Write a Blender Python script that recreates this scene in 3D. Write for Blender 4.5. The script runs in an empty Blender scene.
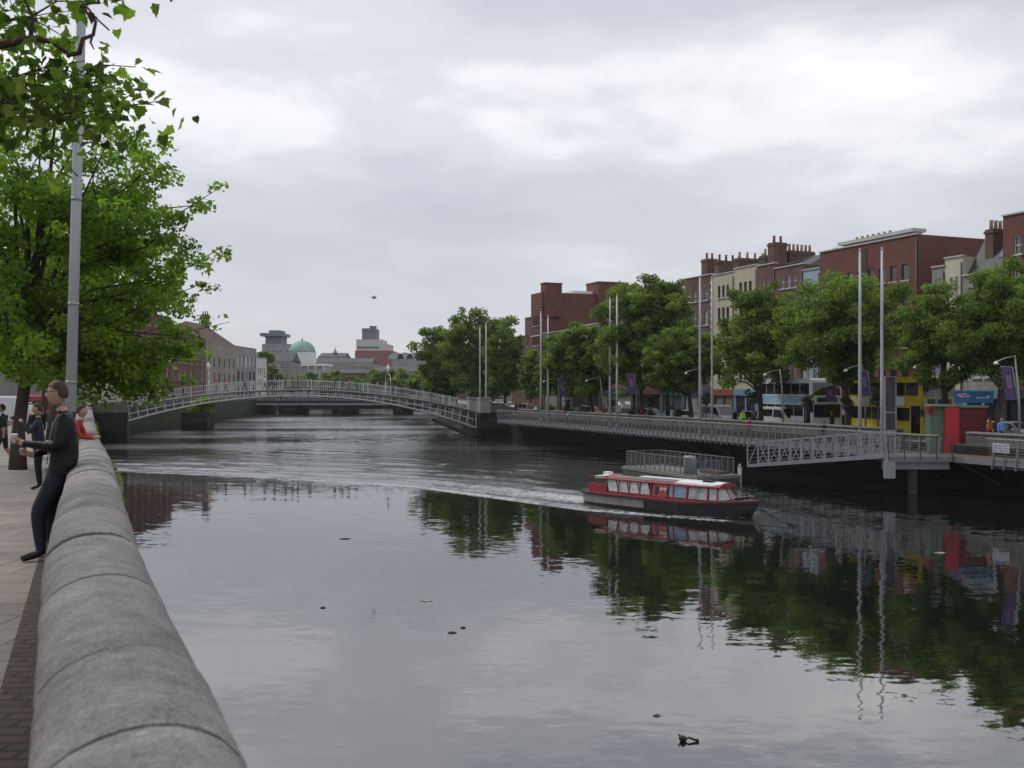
import bpy, math, random
import numpy as np
from mathutils import Vector, Matrix, noise as mnoise
R = math.radians
H = 6.2; HY = 388.0; CX = 512.0; F = 1000.0     # eye height above the water, horizon row, focal length in px
def PX(x, d): return (x-CX)/F*d
def PZ(y, d): return H+(HY-y)/F*d
sc = bpy.context.scene
COL = sc.collection
random.seed(5)

# ------------------------------------------------------------------ the lines of the place
def sstep(a, b, t):
    t = max(0.0, min(1.0, (t-a)/(b-a))); return t*t*(3-2*t)
def wallX(d):                     # crest line of the left river wall
    if d <= 5: return .165-.457*d
    if d <= 119: return -2.12-.4235*(d-5)
    if d <= 180: return -50.4-(d-119)*.075
    return -54.97-(d-180)*.09
def quayX(d):                     # outer edge of the right boardwalk / quay
    if d <= 131: return 48.9-.40*d
    if d <= 180: return -3.5-(d-131)*.17
    return -11.8-(d-180)*.09
def pz(d):                        # left pavement level
    if d < 9: return 4.48
    if d < 30: return 4.48-.48*sstep(9, 30, d)
    if d < 119: return 4.0-.5*(d-30)/89
    return 3.5
RZ = 2.75                         # right pavement level
QE = Vector((.3714, -.9285, 0))   # along the right quay, towards the viewer
QN = Vector((.9285, .3714, 0))    # away from the river
QROT = math.atan2(QE.y, QE.x)
def qpt(px, off):                 # point on the right bank seen at column px, off metres (in X) behind the quay edge
    d = (48.9+off)/((px-CX)/F+.40)
    return Vector((PX(px, d), d, 0))

# ------------------------------------------------------------------ mesh builder
class MB:
    def __init__(s): s.v=[]; s.f=[]; s.m=[]; s.sm=[]
    def add(s, vs, fs, mi=0, smooth=False):
        o=len(s.v); s.v += [tuple(v) for v in vs]
        for f in fs: s.f.append(tuple(i+o for i in f)); s.m.append(mi); s.sm.append(smooth)
        return s
    def box(s, c, size, rot=None, mi=0, taper=1.0):
        x,y,z=[a/2 for a in size]; t=taper
        vs=[Vector(p) for p in ((-x,-y,-z),(x,-y,-z),(x,y,-z),(-x,y,-z),(-x*t,-y*t,z),(x*t,-y*t,z),(x*t,y*t,z),(-x*t,y*t,z))]
        if rot is not None: vs=[rot@v for v in vs]
        c=Vector(c); vs=[v+c for v in vs]
        return s.add(vs, [(0,3,2,1),(4,5,6,7),(0,1,5,4),(1,2,6,5),(2,3,7,6),(3,0,4,7)], mi)
    def bx(s, x0,x1,y0,y1,z0,z1, mi=0):
        return s.box(((x0+x1)/2,(y0+y1)/2,(z0+z1)/2),(abs(x1-x0),abs(y1-y0),abs(z1-z0)),None,mi)
    def tube(s, pts, rad, n=8, mi=0, cap=True, smooth=True):
        pts=[Vector(p) for p in pts]
        if not hasattr(rad,'__len__'): rad=[rad]*len(pts)
        rings=[]; up=Vector((0,0,1))
        for i,p in enumerate(pts):
            a=pts[max(0,i-1)]; b=pts[min(len(pts)-1,i+1)]; t=(b-a)
            if t.length<1e-9: t=Vector((0,0,1))
            t.normalize()
            q=up if abs(t.dot(up))<.95 else Vector((1,0,0))
            if i==0: u=t.cross(q).normalized()
            else:
                u=u-t*u.dot(t)
                u = u.normalized() if u.length>1e-6 else t.cross(q).normalized()
            w=t.cross(u)
            rings.append([p+(u*math.cos(2*math.pi*k/n)+w*math.sin(2*math.pi*k/n))*rad[i] for k in range(n)])
        vs=[v for r in rings for v in r]; fs=[]
        for i in range(len(rings)-1):
            for k in range(n):
                fs.append((i*n+k,i*n+(k+1)%n,(i+1)*n+(k+1)%n,(i+1)*n+k))
        s.add(vs,fs,mi,smooth)
        if cap:
            o=len(s.v)-len(vs)
            s.f.append(tuple(o+k for k in range(n))[::-1]); s.m.append(mi); s.sm.append(False)
            s.f.append(tuple(o+(len(rings)-1)*n+k for k in range(n))); s.m.append(mi); s.sm.append(False)
        return s
    def bar(s, a, b, w, h=None, mi=0):           # rectangular bar
        h = h or w
        a=Vector(a); b=Vector(b); t=(b-a); L=t.length
        if L<1e-6: return s
        t.normalize(); q=Vector((0,0,1)) if abs(t.z)<.95 else Vector((1,0,0))
        u=t.cross(q).normalized(); v=u.cross(t)
        vs=[p+u*i*w/2+v*j*h/2 for p in (a,b) for i,j in ((-1,-1),(1,-1),(1,1),(-1,1))]
        return s.add(vs,[(0,1,2,3),(7,6,5,4),(0,4,5,1),(1,5,6,2),(2,6,7,3),(3,7,4,0)],mi)
    def lathe(s, prof, c=(0,0,0), n=16, mi=0, rot=None, smooth=True):
        vs=[];fs=[]
        for r,z in prof:
            for k in range(n): vs.append(Vector((r*math.cos(2*math.pi*k/n),r*math.sin(2*math.pi*k/n),z)))
        for i in range(len(prof)-1):
            for k in range(n): fs.append((i*n+k,i*n+(k+1)%n,(i+1)*n+(k+1)%n,(i+1)*n+k))
        fs.append(tuple(range(n))[::-1]); fs.append(tuple((len(prof)-1)*n+k for k in range(n)))
        if rot is not None: vs=[rot@v for v in vs]
        c=Vector(c); return s.add([v+c for v in vs],fs,mi,smooth)
    def ball(s, c, r, n=10, m=7, mi=0, rot=None):
        rr = r if hasattr(r,'__len__') else (r,r,r)
        vs=[];fs=[]
        for i in range(m+1):
            a=math.pi*i/m
            for k in range(n):
                b=2*math.pi*k/n
                vs.append(Vector((rr[0]*math.sin(a)*math.cos(b),rr[1]*math.sin(a)*math.sin(b),-rr[2]*math.cos(a))))
        for i in range(m):
            for k in range(n): fs.append((i*n+k,i*n+(k+1)%n,(i+1)*n+(k+1)%n,(i+1)*n+k))
        if rot is not None: vs=[rot@v for v in vs]
        c=Vector(c); return s.add([v+c for v in vs],fs,mi,True)
    def prism(s, poly, y0, y1, axis='y', mi=0, smooth=False):   # poly in the two other axes
        def P(a,b,t):
            return {'y':(a,t,b),'x':(t,a,b),'z':(a,b,t)}[axis]
        n=len(poly)
        vs=[P(a,b,y0) for a,b in poly]+[P(a,b,y1) for a,b in poly]
        fs=[tuple(range(n)),tuple(range(2*n-1,n-1,-1))]+[(i,i+n,(i+1)%n+n,(i+1)%n) for i in range(n)]
        return s.add(vs,fs,mi,smooth)
    def build(s, name, mats, parent=None, loc=None, rotz=None):
        me=bpy.data.meshes.new(name)
        me.from_pydata(s.v,[],s.f); 
        me.polygons.foreach_set('material_index', s.m)
        me.polygons.foreach_set('use_smooth', s.sm)
        me.update()
        import bmesh
        bm=bmesh.new(); bm.from_mesh(me); bmesh.ops.recalc_face_normals(bm, faces=bm.faces); bm.to_mesh(me); bm.free()
        if not isinstance(mats,(list,tuple)): mats=[mats]
        for m in mats: me.materials.append(m)
        return link(name, me, parent, loc, rotz)
def link(name, me, parent=None, loc=None, rotz=None):
    o=bpy.data.objects.new(name, me); COL.objects.link(o)
    if parent is not None: o.parent=parent
    if loc is not None: o.location=loc
    if rotz is not None: o.rotation_euler=(0,0,rotz)
    return o
def thing(name, label, cat, loc=(0,0,0), rotz=0, group=None):
    o=bpy.data.objects.new(name,None); COL.objects.link(o); o.empty_display_size=.3
    o.location=loc; o.rotation_euler=(0,0,rotz); return tag(o,label,cat,group)
def tag(o, label, cat, group=None, kind=None):
    if label: o['label']=label
    if cat: o['category']=cat
    if group: o['group']=group
    if kind: o['kind']=kind
    return o
KIDS={}
def kids(o): return [c for c in bpy.data.objects if c.parent==o]
def dup(root, loc, rotz, label, group=None, scale=None):
    r=root.copy(); COL.objects.link(r); r.location=loc; r.rotation_euler=(0,0,rotz)
    if scale: r.scale=scale
    r['label']=label
    if group: r['group']=group
    for ch in kids(root):
        c=ch.copy(); COL.objects.link(c); c.parent=r
        for g in kids(ch):
            d=g.copy(); COL.objects.link(d); d.parent=c
    return r
def structure(o): o['kind']='structure'; return o

# ------------------------------------------------------------------ materials
MATS={}
def mat(name, col, rough=.75, var=.18, scale=2.0, metal=0.0, bump=0.0, bscale=12.0, spec=.5, streak=False, trans=0, tint=None, emit=0):
    if name in MATS: return MATS[name]
    m=bpy.data.materials.new(name); m.use_nodes=True; nt=m.node_tree; N=nt.nodes; L=nt.links
    b=N['Principled BSDF']; b.inputs['Roughness'].default_value=rough; b.inputs['Metallic'].default_value=metal
    b.inputs['Specular IOR Level'].default_value=spec
    tc=N.new('ShaderNodeTexCoord'); nz=N.new('ShaderNodeTexNoise'); nz.inputs['Scale'].default_value=scale; nz.inputs['Detail'].default_value=6; nz.inputs['Roughness'].default_value=.65
    mp=N.new('ShaderNodeMapping')
    if streak: mp.inputs['Scale'].default_value=(1,1,.18)
    L.new(tc.outputs['Object'],mp.inputs[0]); L.new(mp.outputs[0],nz.inputs['Vector'])
    mr=N.new('ShaderNodeMapRange'); mr.inputs[1].default_value=.3; mr.inputs[2].default_value=.7; mr.inputs[3].default_value=1-var; mr.inputs[4].default_value=1+var
    L.new(nz.outputs['Fac'],mr.inputs[0])
    vm=N.new('ShaderNodeVectorMath'); vm.operation='SCALE'; vm.inputs[0].default_value=col[:3]; L.new(mr.outputs[0],vm.inputs['Scale'])
    L.new(vm.outputs[0],b.inputs['Base Color'])
    if bump:
        n2=N.new('ShaderNodeTexNoise'); n2.inputs['Scale'].default_value=bscale; n2.inputs['Detail'].default_value=8
        L.new(tc.outputs['Object'],n2.inputs['Vector'])
        bp=N.new('ShaderNodeBump'); bp.inputs['Strength'].default_value=bump; bp.inputs['Distance'].default_value=.02
        L.new(n2.outputs['Fac'],bp.inputs['Height']); L.new(bp.outputs[0],b.inputs['Normal'])
    if emit:
        b.inputs['Emission Color'].default_value=(*col[:3],1); b.inputs['Emission Strength'].default_value=emit
    MATS[name]=m; return m
def brickmat(name, c1, c2, mortar, w=.225, h=.075, rough=.85, flat=False, msize=.012, soot=.25, bump=.3):
    if name in MATS: return MATS[name]
    m=bpy.data.materials.new(name); m.use_nodes=True; nt=m.node_tree; N=nt.nodes; L=nt.links
    b=N['Principled BSDF']; b.inputs['Roughness'].default_value=rough; b.inputs['Specular IOR Level'].default_value=.25
    tc=N.new('ShaderNodeTexCoord'); sp=N.new('ShaderNodeSeparateXYZ'); cb=N.new('ShaderNodeCombineXYZ')
    L.new(tc.outputs['Object'],sp.inputs[0])
    if flat: L.new(sp.outputs[0],cb.inputs[0]); L.new(sp.outputs[1],cb.inputs[1])
    else:
        ad=N.new('ShaderNodeMath'); ad.operation='ADD'; L.new(sp.outputs[0],ad.inputs[0]); L.new(sp.outputs[1],ad.inputs[1])
        L.new(ad.outputs[0],cb.inputs[0]); L.new(sp.outputs[2],cb.inputs[1])
    br=N.new('ShaderNodeTexBrick'); br.inputs['Scale'].default_value=1; br.inputs['Brick Width'].default_value=w; br.inputs['Row Height'].default_value=h
    br.inputs['Mortar Size'].default_value=msize; br.inputs['Color1'].default_value=(*c1,1); br.inputs['Color2'].default_value=(*c2,1); br.inputs['Mortar'].default_value=(*mortar,1)
    br.inputs['Bias'].default_value=0; L.new(cb.outputs[0],br.inputs['Vector'])
    nz=N.new('ShaderNodeTexNoise'); nz.inputs['Scale'].default_value=.6; nz.inputs['Detail'].default_value=8; nz.inputs['Roughness'].default_value=.7; L.new(tc.outputs['Object'],nz.inputs['Vector'])
    mr=N.new('ShaderNodeMapRange'); mr.inputs[1].default_value=.3; mr.inputs[2].default_value=.7; mr.inputs[3].default_value=1-soot; mr.inputs[4].default_value=1+soot; L.new(nz.outputs['Fac'],mr.inputs[0])
    vm=N.new('ShaderNodeVectorMath'); vm.operation='SCALE'; L.new(br.outputs['Color'],vm.inputs[0]); L.new(mr.outputs[0],vm.inputs['Scale']); L.new(vm.outputs[0],b.inputs['Base Color'])
    bp=N.new('ShaderNodeBump'); bp.inputs['Strength'].default_value=bump; bp.inputs['Distance'].default_value=.01; bp.invert=True; L.new(br.outputs['Fac'],bp.inputs['Height']); L.new(bp.outputs[0],b.inputs['Normal'])
    MATS[name]=m; return m
def leafmat(name, col, trans=.45, var=.5):
    m=bpy.data.materials.new(name); m.use_nodes=True; nt=m.node_tree; N=nt.nodes; L=nt.links
    N.remove(N['Principled BSDF']); out=N['Material Output']
    at=N.new('ShaderNodeAttribute'); at.attribute_name='tint'
    hs=N.new('ShaderNodeHueSaturation'); hs.inputs['Color'].default_value=(*col,1)
    mh=N.new('ShaderNodeMapRange'); mh.inputs[3].default_value=.515; mh.inputs[4].default_value=.475; L.new(at.outputs['Fac'],mh.inputs[0]); L.new(mh.outputs[0],hs.inputs['Hue'])
    mv=N.new('ShaderNodeMapRange'); mv.inputs[3].default_value=1-var; mv.inputs[4].default_value=1+var; L.new(at.outputs['Fac'],mv.inputs[0]); L.new(mv.outputs[0],hs.inputs['Value'])
    df=N.new('ShaderNodeBsdfPrincipled'); df.inputs['Roughness'].default_value=.55; df.inputs['Specular IOR Level'].default_value=.35; L.new(hs.outputs[0],df.inputs['Base Color'])
    tr=N.new('ShaderNodeBsdfTranslucent'); gm=N.new('ShaderNodeMix'); gm.data_type='RGBA'; gm.blend_type='MULTIPLY'; gm.inputs[0].default_value=1
    L.new(hs.outputs[0],gm.inputs[6]); gm.inputs[7].default_value=(1.5,1.9,.7,1); L.new(gm.outputs[2],tr.inputs['Color'])
    mx=N.new('ShaderNodeMixShader'); mx.inputs[0].default_value=trans; L.new(df.outputs[0],mx.inputs[1]); L.new(tr.outputs[0],mx.inputs[2]); L.new(mx.outputs[0],out.inputs['Surface'])
    MATS[name]=m; return m
def glassmat(name, col=(.02,.025,.03), rough=.08, var=.5, scale=.6):
    m=mat(name,col,rough=rough,var=var,scale=scale,spec=.8); return m

M_white=mat('white_paint',(.72,.72,.70),.45,.08,3)
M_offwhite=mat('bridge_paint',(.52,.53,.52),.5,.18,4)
M_steel=mat('galvanised_steel',(.29,.30,.315),.42,.15,6,metal=.35)
M_mast=mat('mast_aluminium',(.42,.43,.46),.45,.10,3,metal=.15,streak=True)
M_darksteel=mat('dark_steel',(.05,.05,.055),.5,.2,5)
M_black=mat('black_paint',(.018,.018,.02),.4,.2,4)
M_rubber=mat('rubber',(.02,.02,.02),.85,.2,8)
M_glass=glassmat('window_glass')
_nt=M_glass.node_tree; _oi=_nt.nodes.new('ShaderNodeObjectInfo'); _cr=_nt.nodes.new('ShaderNodeValToRGB'); _cr.color_ramp.interpolation='CONSTANT'   # blinds and curtains differ from window to window
for _p,_c in ((0,(.02,.025,.03,1)),(.45,(.05,.05,.05,1)),(.62,(.16,.155,.14,1)),(.74,(.015,.018,.022,1)),(.88,(.27,.26,.24,1))):
    _e=_cr.color_ramp.elements[0] if _p==0 else _cr.color_ramp.elements.new(_p); _e.position=_p; _e.color=_c
_nt.links.new(_oi.outputs['Random'],_cr.inputs[0]); _nt.links.new(_cr.outputs[0],_nt.nodes['Principled BSDF'].inputs['Base Color'])
M_glassl=mat('curtained_glass',(.16,.17,.18),.12,.35,1.2,spec=.7)
M_slate=brickmat('slate_roof',(.075,.078,.088),(.10,.10,.11),(.04,.04,.045),.3,.22,.6,soot=.3)
M_browntile=brickmat('brown_tile_roof',(.12,.075,.06),(.15,.09,.07),(.06,.04,.035),.3,.25,.8)
M_brick=brickmat('red_brick',(.16,.042,.030),(.125,.036,.028),(.14,.10,.085),soot=.22)
M_brick2=brickmat('dark_red_brick',(.15,.055,.045),(.12,.048,.04),(.16,.13,.12),soot=.3)
M_brick3=brickmat('brown_brick',(.12,.058,.038),(.10,.048,.034),(.16,.13,.11),soot=.3)
M_cream=mat('cream_render',(.42,.385,.28),.85,.14,.8,streak=True)
M_cream2=mat('pale_cream_render',(.47,.45,.35),.85,.12,.8,streak=True)
M_blue=mat('pale_blue_render',(.27,.36,.42),.8,.1,.8,streak=True)
M_greyr=mat('grey_render',(.22,.215,.21),.85,.2,.7,streak=True)
M_stone=brickmat('ashlar_stone',(.30,.29,.27),(.25,.24,.225),(.14,.135,.13),.9,.36,.9,msize=.014,soot=.3)
M_paleconc=mat('pale_concrete',(.48,.47,.45),.85,.14,.5,streak=True)
M_conc=mat('grey_concrete',(.26,.27,.29),.85,.2,.4,streak=True)
M_quay=brickmat('quay_stone',(.028,.028,.024),(.020,.021,.018),(.015,.015,.014),1.1,.42,.8,msize=.02,soot=.5,bump=.6)
M_quayweed=brickmat('weedy_quay_stone',(.038,.052,.022),(.030,.038,.020),(.015,.02,.013),1.1,.42,.8,msize=.02,soot=.5,bump=.6)
M_para=brickmat('parapet_granite',(.135,.13,.12),(.11,.105,.10),(.06,.055,.05),1.2,.5,.85,msize=.014,soot=.25)
M_bark=mat('bark',(.055,.045,.035),.9,.45,3,bump=.8,bscale=9,streak=True)
M_barkred=mat('reddish_bark',(.07,.035,.03),.9,.4,9,bump=.8,bscale=20)
M_asphalt=mat('asphalt',(.055,.055,.057),.9,.25,1.2,bump=.3,bscale=60)
M_leafL=leafmat('leaf_left_bank',(.150,.225,.038),.60,.65)
M_leafN=leafmat('leaf_near_branch',(.115,.175,.032),.58,.8)
M_leafR=leafmat('leaf_right_bank',(.118,.172,.038),.48,.6)
M_leafF=leafmat('leaf_far',(.115,.165,.044),.48,.5)
M_leafD=leafmat('leaf_shrub',(.030,.045,.015),.3,.5)

def tide(m,z,low):
    nt=m.node_tree; N=nt.nodes; L=nt.links; b=N['Principled BSDF']; src=b.inputs['Base Color'].links[0].from_socket
    ge=N.new('ShaderNodeNewGeometry'); sp=N.new('ShaderNodeSeparateXYZ'); L.new(ge.outputs['Position'],sp.inputs[0])
    nz=N.new('ShaderNodeTexNoise'); nz.inputs['Scale'].default_value=.8; nz.inputs['Detail'].default_value=6; L.new(ge.outputs['Position'],nz.inputs['Vector'])
    a=N.new('ShaderNodeMath'); a.operation='MULTIPLY_ADD'; L.new(nz.outputs['Fac'],a.inputs[0]); a.inputs[1].default_value=1.4; L.new(sp.outputs[2],a.inputs[2])
    r=N.new('ShaderNodeMapRange'); r.inputs[1].default_value=z+.55; r.inputs[2].default_value=z+1.0; L.new(a.outputs[0],r.inputs[0])
    mx=N.new('ShaderNodeMix'); mx.data_type='RGBA'; L.new(r.outputs[0],mx.inputs[0]); mx.inputs[6].default_value=(*low,1); L.new(src,mx.inputs[7]); L.new(mx.outputs[2],b.inputs['Base Color'])
tide(M_quay,.9,(.007,.010,.005)); tide(M_quayweed,.8,(.016,.026,.010))
EXPOSURE=0.33; WATER_IOR=3.4; HAZE=0.00013; CLOUD_OFF1=(14.5,8.1,0)
# ------------------------------------------------------------------ sky, sun, camera
SUN_EL=R(48); SUN_AZ=R(-62)      # azimuth measured from +Y towards +X: the light comes from the left, a little ahead
w=bpy.data.worlds.new('World'); sc.world=w; w.use_nodes=True
nt=w.node_tree; N=nt.nodes; L=nt.links; bg=N['Background']; bg.inputs['Strength'].default_value=.1
sky=N.new('ShaderNodeTexSky'); sky.sky_type='NISHITA'; sky.sun_disc=False; sky.sun_elevation=SUN_EL; sky.sun_rotation=SUN_AZ
tc=N.new('ShaderNodeTexCoord'); sp=N.new('ShaderNodeSeparateXYZ'); L.new(tc.outputs['Generated'],sp.inputs[0])
def MA(op,a,b=None,clamp=False):
    n=N.new('ShaderNodeMath'); n.operation=op; n.use_clamp=clamp
    for i,v in enumerate((a,b)):
        if v is None: continue
        if isinstance(v,(int,float)): n.inputs[i].default_value=v
        else: L.new(v,n.inputs[i])
    return n.outputs[0]
za=MA('MAXIMUM',sp.outputs[2],0.0); zz=MA('ADD',za,.16)
cb=N.new('ShaderNodeCombineXYZ'); L.new(MA('DIVIDE',sp.outputs[0],zz),cb.inputs[0]); L.new(MA('DIVIDE',sp.outputs[1],zz),cb.inputs[1])
def NZ(scale,detail,rough,off,dist=0):
    mp=N.new('ShaderNodeMapping'); mp.inputs['Location'].default_value=off; L.new(cb.outputs[0],mp.inputs[0])
    n=N.new('ShaderNodeTexNoise'); n.inputs['Scale'].default_value=scale; n.inputs['Detail'].default_value=detail; n.inputs['Roughness'].default_value=rough; n.inputs['Distortion'].default_value=dist
    L.new(mp.outputs[0],n.inputs['Vector']); return n.outputs['Fac']
n1=NZ(.75,6,.48,CLOUD_OFF1); n2=NZ(2.3,5,.5,(7.1,2.2,0),.3); n3=NZ(.35,2,.5,(1.7,4.4,0))
def GA(c,s,a):        # a band of thinner or thicker cloud centred on elevation c
    t=MA('DIVIDE',MA('SUBTRACT',za,c),s); return MA('MULTIPLY',MA('POWER',2.718,MA('MULTIPLY',MA('MULTIPLY',t,t),-1)),a)
dens=MA('ADD',MA('MULTIPLY',n1,.58),MA('ADD',MA('MULTIPLY',n2,.24),MA('MULTIPLY',n3,.18)))
dens=MA('ADD',dens,MA('ADD',GA(.285,.05,-.025),MA('ADD',GA(.15,.05,.03),GA(.36,.035,.04))))
ramp=N.new('ShaderNodeValToRGB'); L.new(dens,ramp.inputs[0]); cr=ramp.color_ramp; cr.interpolation='EASE'
cr.elements[0].position=.33; cr.elements[0].color=(12,12,12,1)
cr.elements[1].position=.60; cr.elements[1].color=(4.4,4.55,5.05,1)
for p,c in ((.425,(7.9,7.95,8.15,1)),(.48,(6.2,6.3,6.7,1)),(.54,(5.2,5.35,5.85,1))):
    e=cr.elements.new(p); e.color=c
# thin even veil near the horizon, thicker light overhead
hz=N.new('ShaderNodeValToRGB'); L.new(za,hz.inputs[0]); h=hz.color_ramp
h.elements[0].position=0; h.elements[0].color=(5.3,5.25,5.5,1); h.elements[1].position=.2; h.elements[1].color=(5.3,5.45,5.9,1)
e=h.elements.new(.05); e.color=(5.1,5.2,5.6,1)
mxf=N.new('ShaderNodeMapRange'); mxf.inputs[1].default_value=.06; mxf.inputs[2].default_value=.26; mxf.inputs[3].default_value=.12; mxf.inputs[4].default_value=1; L.new(za,mxf.inputs[0])
def MX(f,a,b):
    n=N.new('ShaderNodeMix'); n.data_type='RGBA'
    if isinstance(f,(int,float)): n.inputs[0].default_value=f
    else: L.new(f,n.inputs[0])
    L.new(a,n.inputs[6]); L.new(b,n.inputs[7]); return n.outputs[2]
cl=MX(mxf.outputs[0],hz.outputs[0],ramp.outputs[0])
fin=MX(.93,sky.outputs[0],cl)
L.new(fin,bg.inputs['Color'])
sun=bpy.data.lights.new('sun','SUN'); sun.energy=1.3; sun.angle=R(12); sun.color=(1,.97,.92)
so=bpy.data.objects.new('sun',sun); COL.objects.link(so)
dirv=Vector((math.sin(SUN_AZ)*math.cos(SUN_EL),math.cos(SUN_AZ)*math.cos(SUN_EL),math.sin(SUN_EL)))
so.rotation_euler=dirv.to_track_quat('Z','Y').to_euler(); so.location=(0,0,60)
cam=bpy.data.cameras.new('camera'); co=bpy.data.objects.new('camera',cam); COL.objects.link(co); sc.camera=co
cam.sensor_width=36; cam.lens=36*F/1024; cam.clip_start=.05; cam.clip_end=5000; cam.dof.use_dof=True; cam.dof.focus_distance=70; cam.dof.aperture_fstop=4.6; cam.shift_y=(HY-384)/1024
co.location=(0,0,H); co.rotation_euler=(R(90),0,0)
sc.view_settings.view_transform='Standard'; sc.view_settings.look='None'; sc.view_settings.gamma=1; sc.view_settings.exposure=EXPOSURE
sc.cycles.max_bounces=6; sc.cycles.transparent_max_bounces=8; sc.cycles.caustics_reflective=False; sc.cycles.caustics_refractive=False
sc.cycles.use_denoising=True; sc.cycles.sample_clamp_indirect=6

# ------------------------------------------------------------------ ground, quays, streets
def strip(name, ds, fL, fR, fz, m, mz=None):
    mb=MB()
    vs=[]
    for d in ds: vs += [(fL(d),d,fz(d)),(fR(d),d,fz(d))]
    mb.add(vs,[(2*i,2*i+1,2*i+3,2*i+2) for i in range(len(ds)-1)]); return mb.build(name,m)
DS=[-15,-5,0,2,4,5,6,8,9,10,12,14,16,18,20,23,26,30,40,60,90,119,150,180,215,250,300]
M_ground=mat('town_ground',(.08,.08,.075),.9,.2,.05)
g=MB(); vs=[];fs=[]
gl=[(wallX(d)-.2,d,pz(d)-.2) for d in DS]; k=len(gl)
vs=gl+[(-900,d,pz(d)-.2) for d in DS]; fs=[(i,i+1,k+i+1,k+i) for i in range(k-1)]
o=len(vs); DR=[-15,50,131,180,250,300]
vs+=[(quayX(d)+2.7,d,RZ-.2) for d in DR]+[(900,d,RZ-.2) for d in DR]; n=len(DR); fs+=[(o+i,o+n+i,o+n+i+1,o+i+1) for i in range(n-1)]
o2=len(vs); vs+=[(-4000,300,2.5),(4000,300,2.5),(4000,4200,2.5),(-4000,4200,2.5)]; fs+=[(o2,o2+1,o2+2,o2+3)]
g.add(vs,fs); structure(g.build('ground',M_ground))

M_slab=brickmat('paving_slabs',(.27,.235,.205),(.225,.20,.175),(.13,.12,.11),.62,.42,.75,flat=True,msize=.010,soot=.34,bump=.25)
M_paver=brickmat('paver_band',(.095,.062,.052),(.065,.045,.040),(.03,.024,.02),.22,.11,.7,flat=True,msize=.014,soot=.25,bump=.2)
structure(strip('left_pavement',DS,lambda d:wallX(d)-4.9,lambda d:wallX(d)-.50,pz,M_slab))
structure(strip('left_paver_band',DS,lambda d:wallX(d)-.50,lambda d:wallX(d)-.15,lambda d:pz(d)+.004,M_paver))
mb=MB()
for a,b in zip(DS[:-1],DS[1:]):
    mb.add([(wallX(a)-4.9,a,pz(a)+.002),(wallX(b)-4.9,b,pz(b)+.002),(wallX(b)-5.15,b,pz(b)+.002),(wallX(a)-5.15,a,pz(a)+.002),
            (wallX(b)-5.15,b,pz(b)-.14),(wallX(a)-5.15,a,pz(a)-.14)],[(0,1,2,3),(3,2,4,5)])
structure(mb.build('left_kerb',M_para))
structure(strip('left_road',DS,lambda d:wallX(d)-13,lambda d:wallX(d)-5.1,lambda d:pz(d)-.12,M_asphalt))
M_line=mat('road_paint',(.6,.6,.58),.7,.15,5)
mb=MB()
for i in range(40):
    d=12+i*6; 
    mb.add([(wallX(t)-9+dx,t,pz(t)-.115) for t,dx in ((d,0),(d+2.5,0),(d+2.5,.13),(d,.13))],[(0,1,2,3)])
structure(mb.build('left_road_marking',M_line))
structure(strip('right_pavement',[-15,50,131,180,250,300],lambda d:quayX(d)+2.6,lambda d:quayX(d)+6.6,lambda d:RZ,mat('right_paving',(.24,.23,.215),.85,.15,1)))
structure(strip('right_road',[-15,50,131,180,250,300],lambda d:quayX(d)+6.7,lambda d:quayX(d)+17,lambda d:RZ-.12,M_asphalt))
structure(strip('right_far_pavement',[-15,50,131,180,250,300],lambda d:quayX(d)+17,lambda d:quayX(d)+21,lambda d:RZ,mat('right_paving',(0,0,0))))
mb=MB()
for o_ in (6.6,16.9):
    for a,b in ((-15,131),(131,180),(180,250)):
        mb.bar((quayX(a)+o_,a,RZ-.07),(quayX(b)+o_,b,RZ-.07),.2,.155)
structure(mb.build('right_kerb',M_para))

# water: one sheet, wave height from the wake, "chop" and "foam" per vertex
BND=[(-60,80),(-30.8,74.6),(-18.3,69.7),(-6.4,62.6),(3.5,50.5),(9.5,46.3)]
def sdist(x,y):
    best=1e9;sg=1
    for (ax,ay),(bx,by) in zip(BND[:-1],BND[1:]):
        vx,vy=bx-ax,by-ay; t=max(0,min(1,((x-ax)*vx+(y-ay)*vy)/(vx*vx+vy*vy)))
        dx,dy=x-ax-t*vx,y-ay-t*vy; q=math.hypot(dx,dy)
        if q<best: best=q; sg=1 if (vx*dy-vy*dx)>0 else -1
    return best*sg
BS=Vector((4.7,54.9)); BB=Vector((11.75,47.3)); AX=(BB-BS).normalized(); AP=Vector((AX.y,-AX.x))
rows=[];d=2.0
while d<34: rows.append(d); d*=1.035
while d<112: rows.append(d); d*=1.0052
while d<330: rows.append(d); d*=1.03
rows=[-15,-5,0]+rows
NC=230
V=[];chopA=[];foamA=[]
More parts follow.
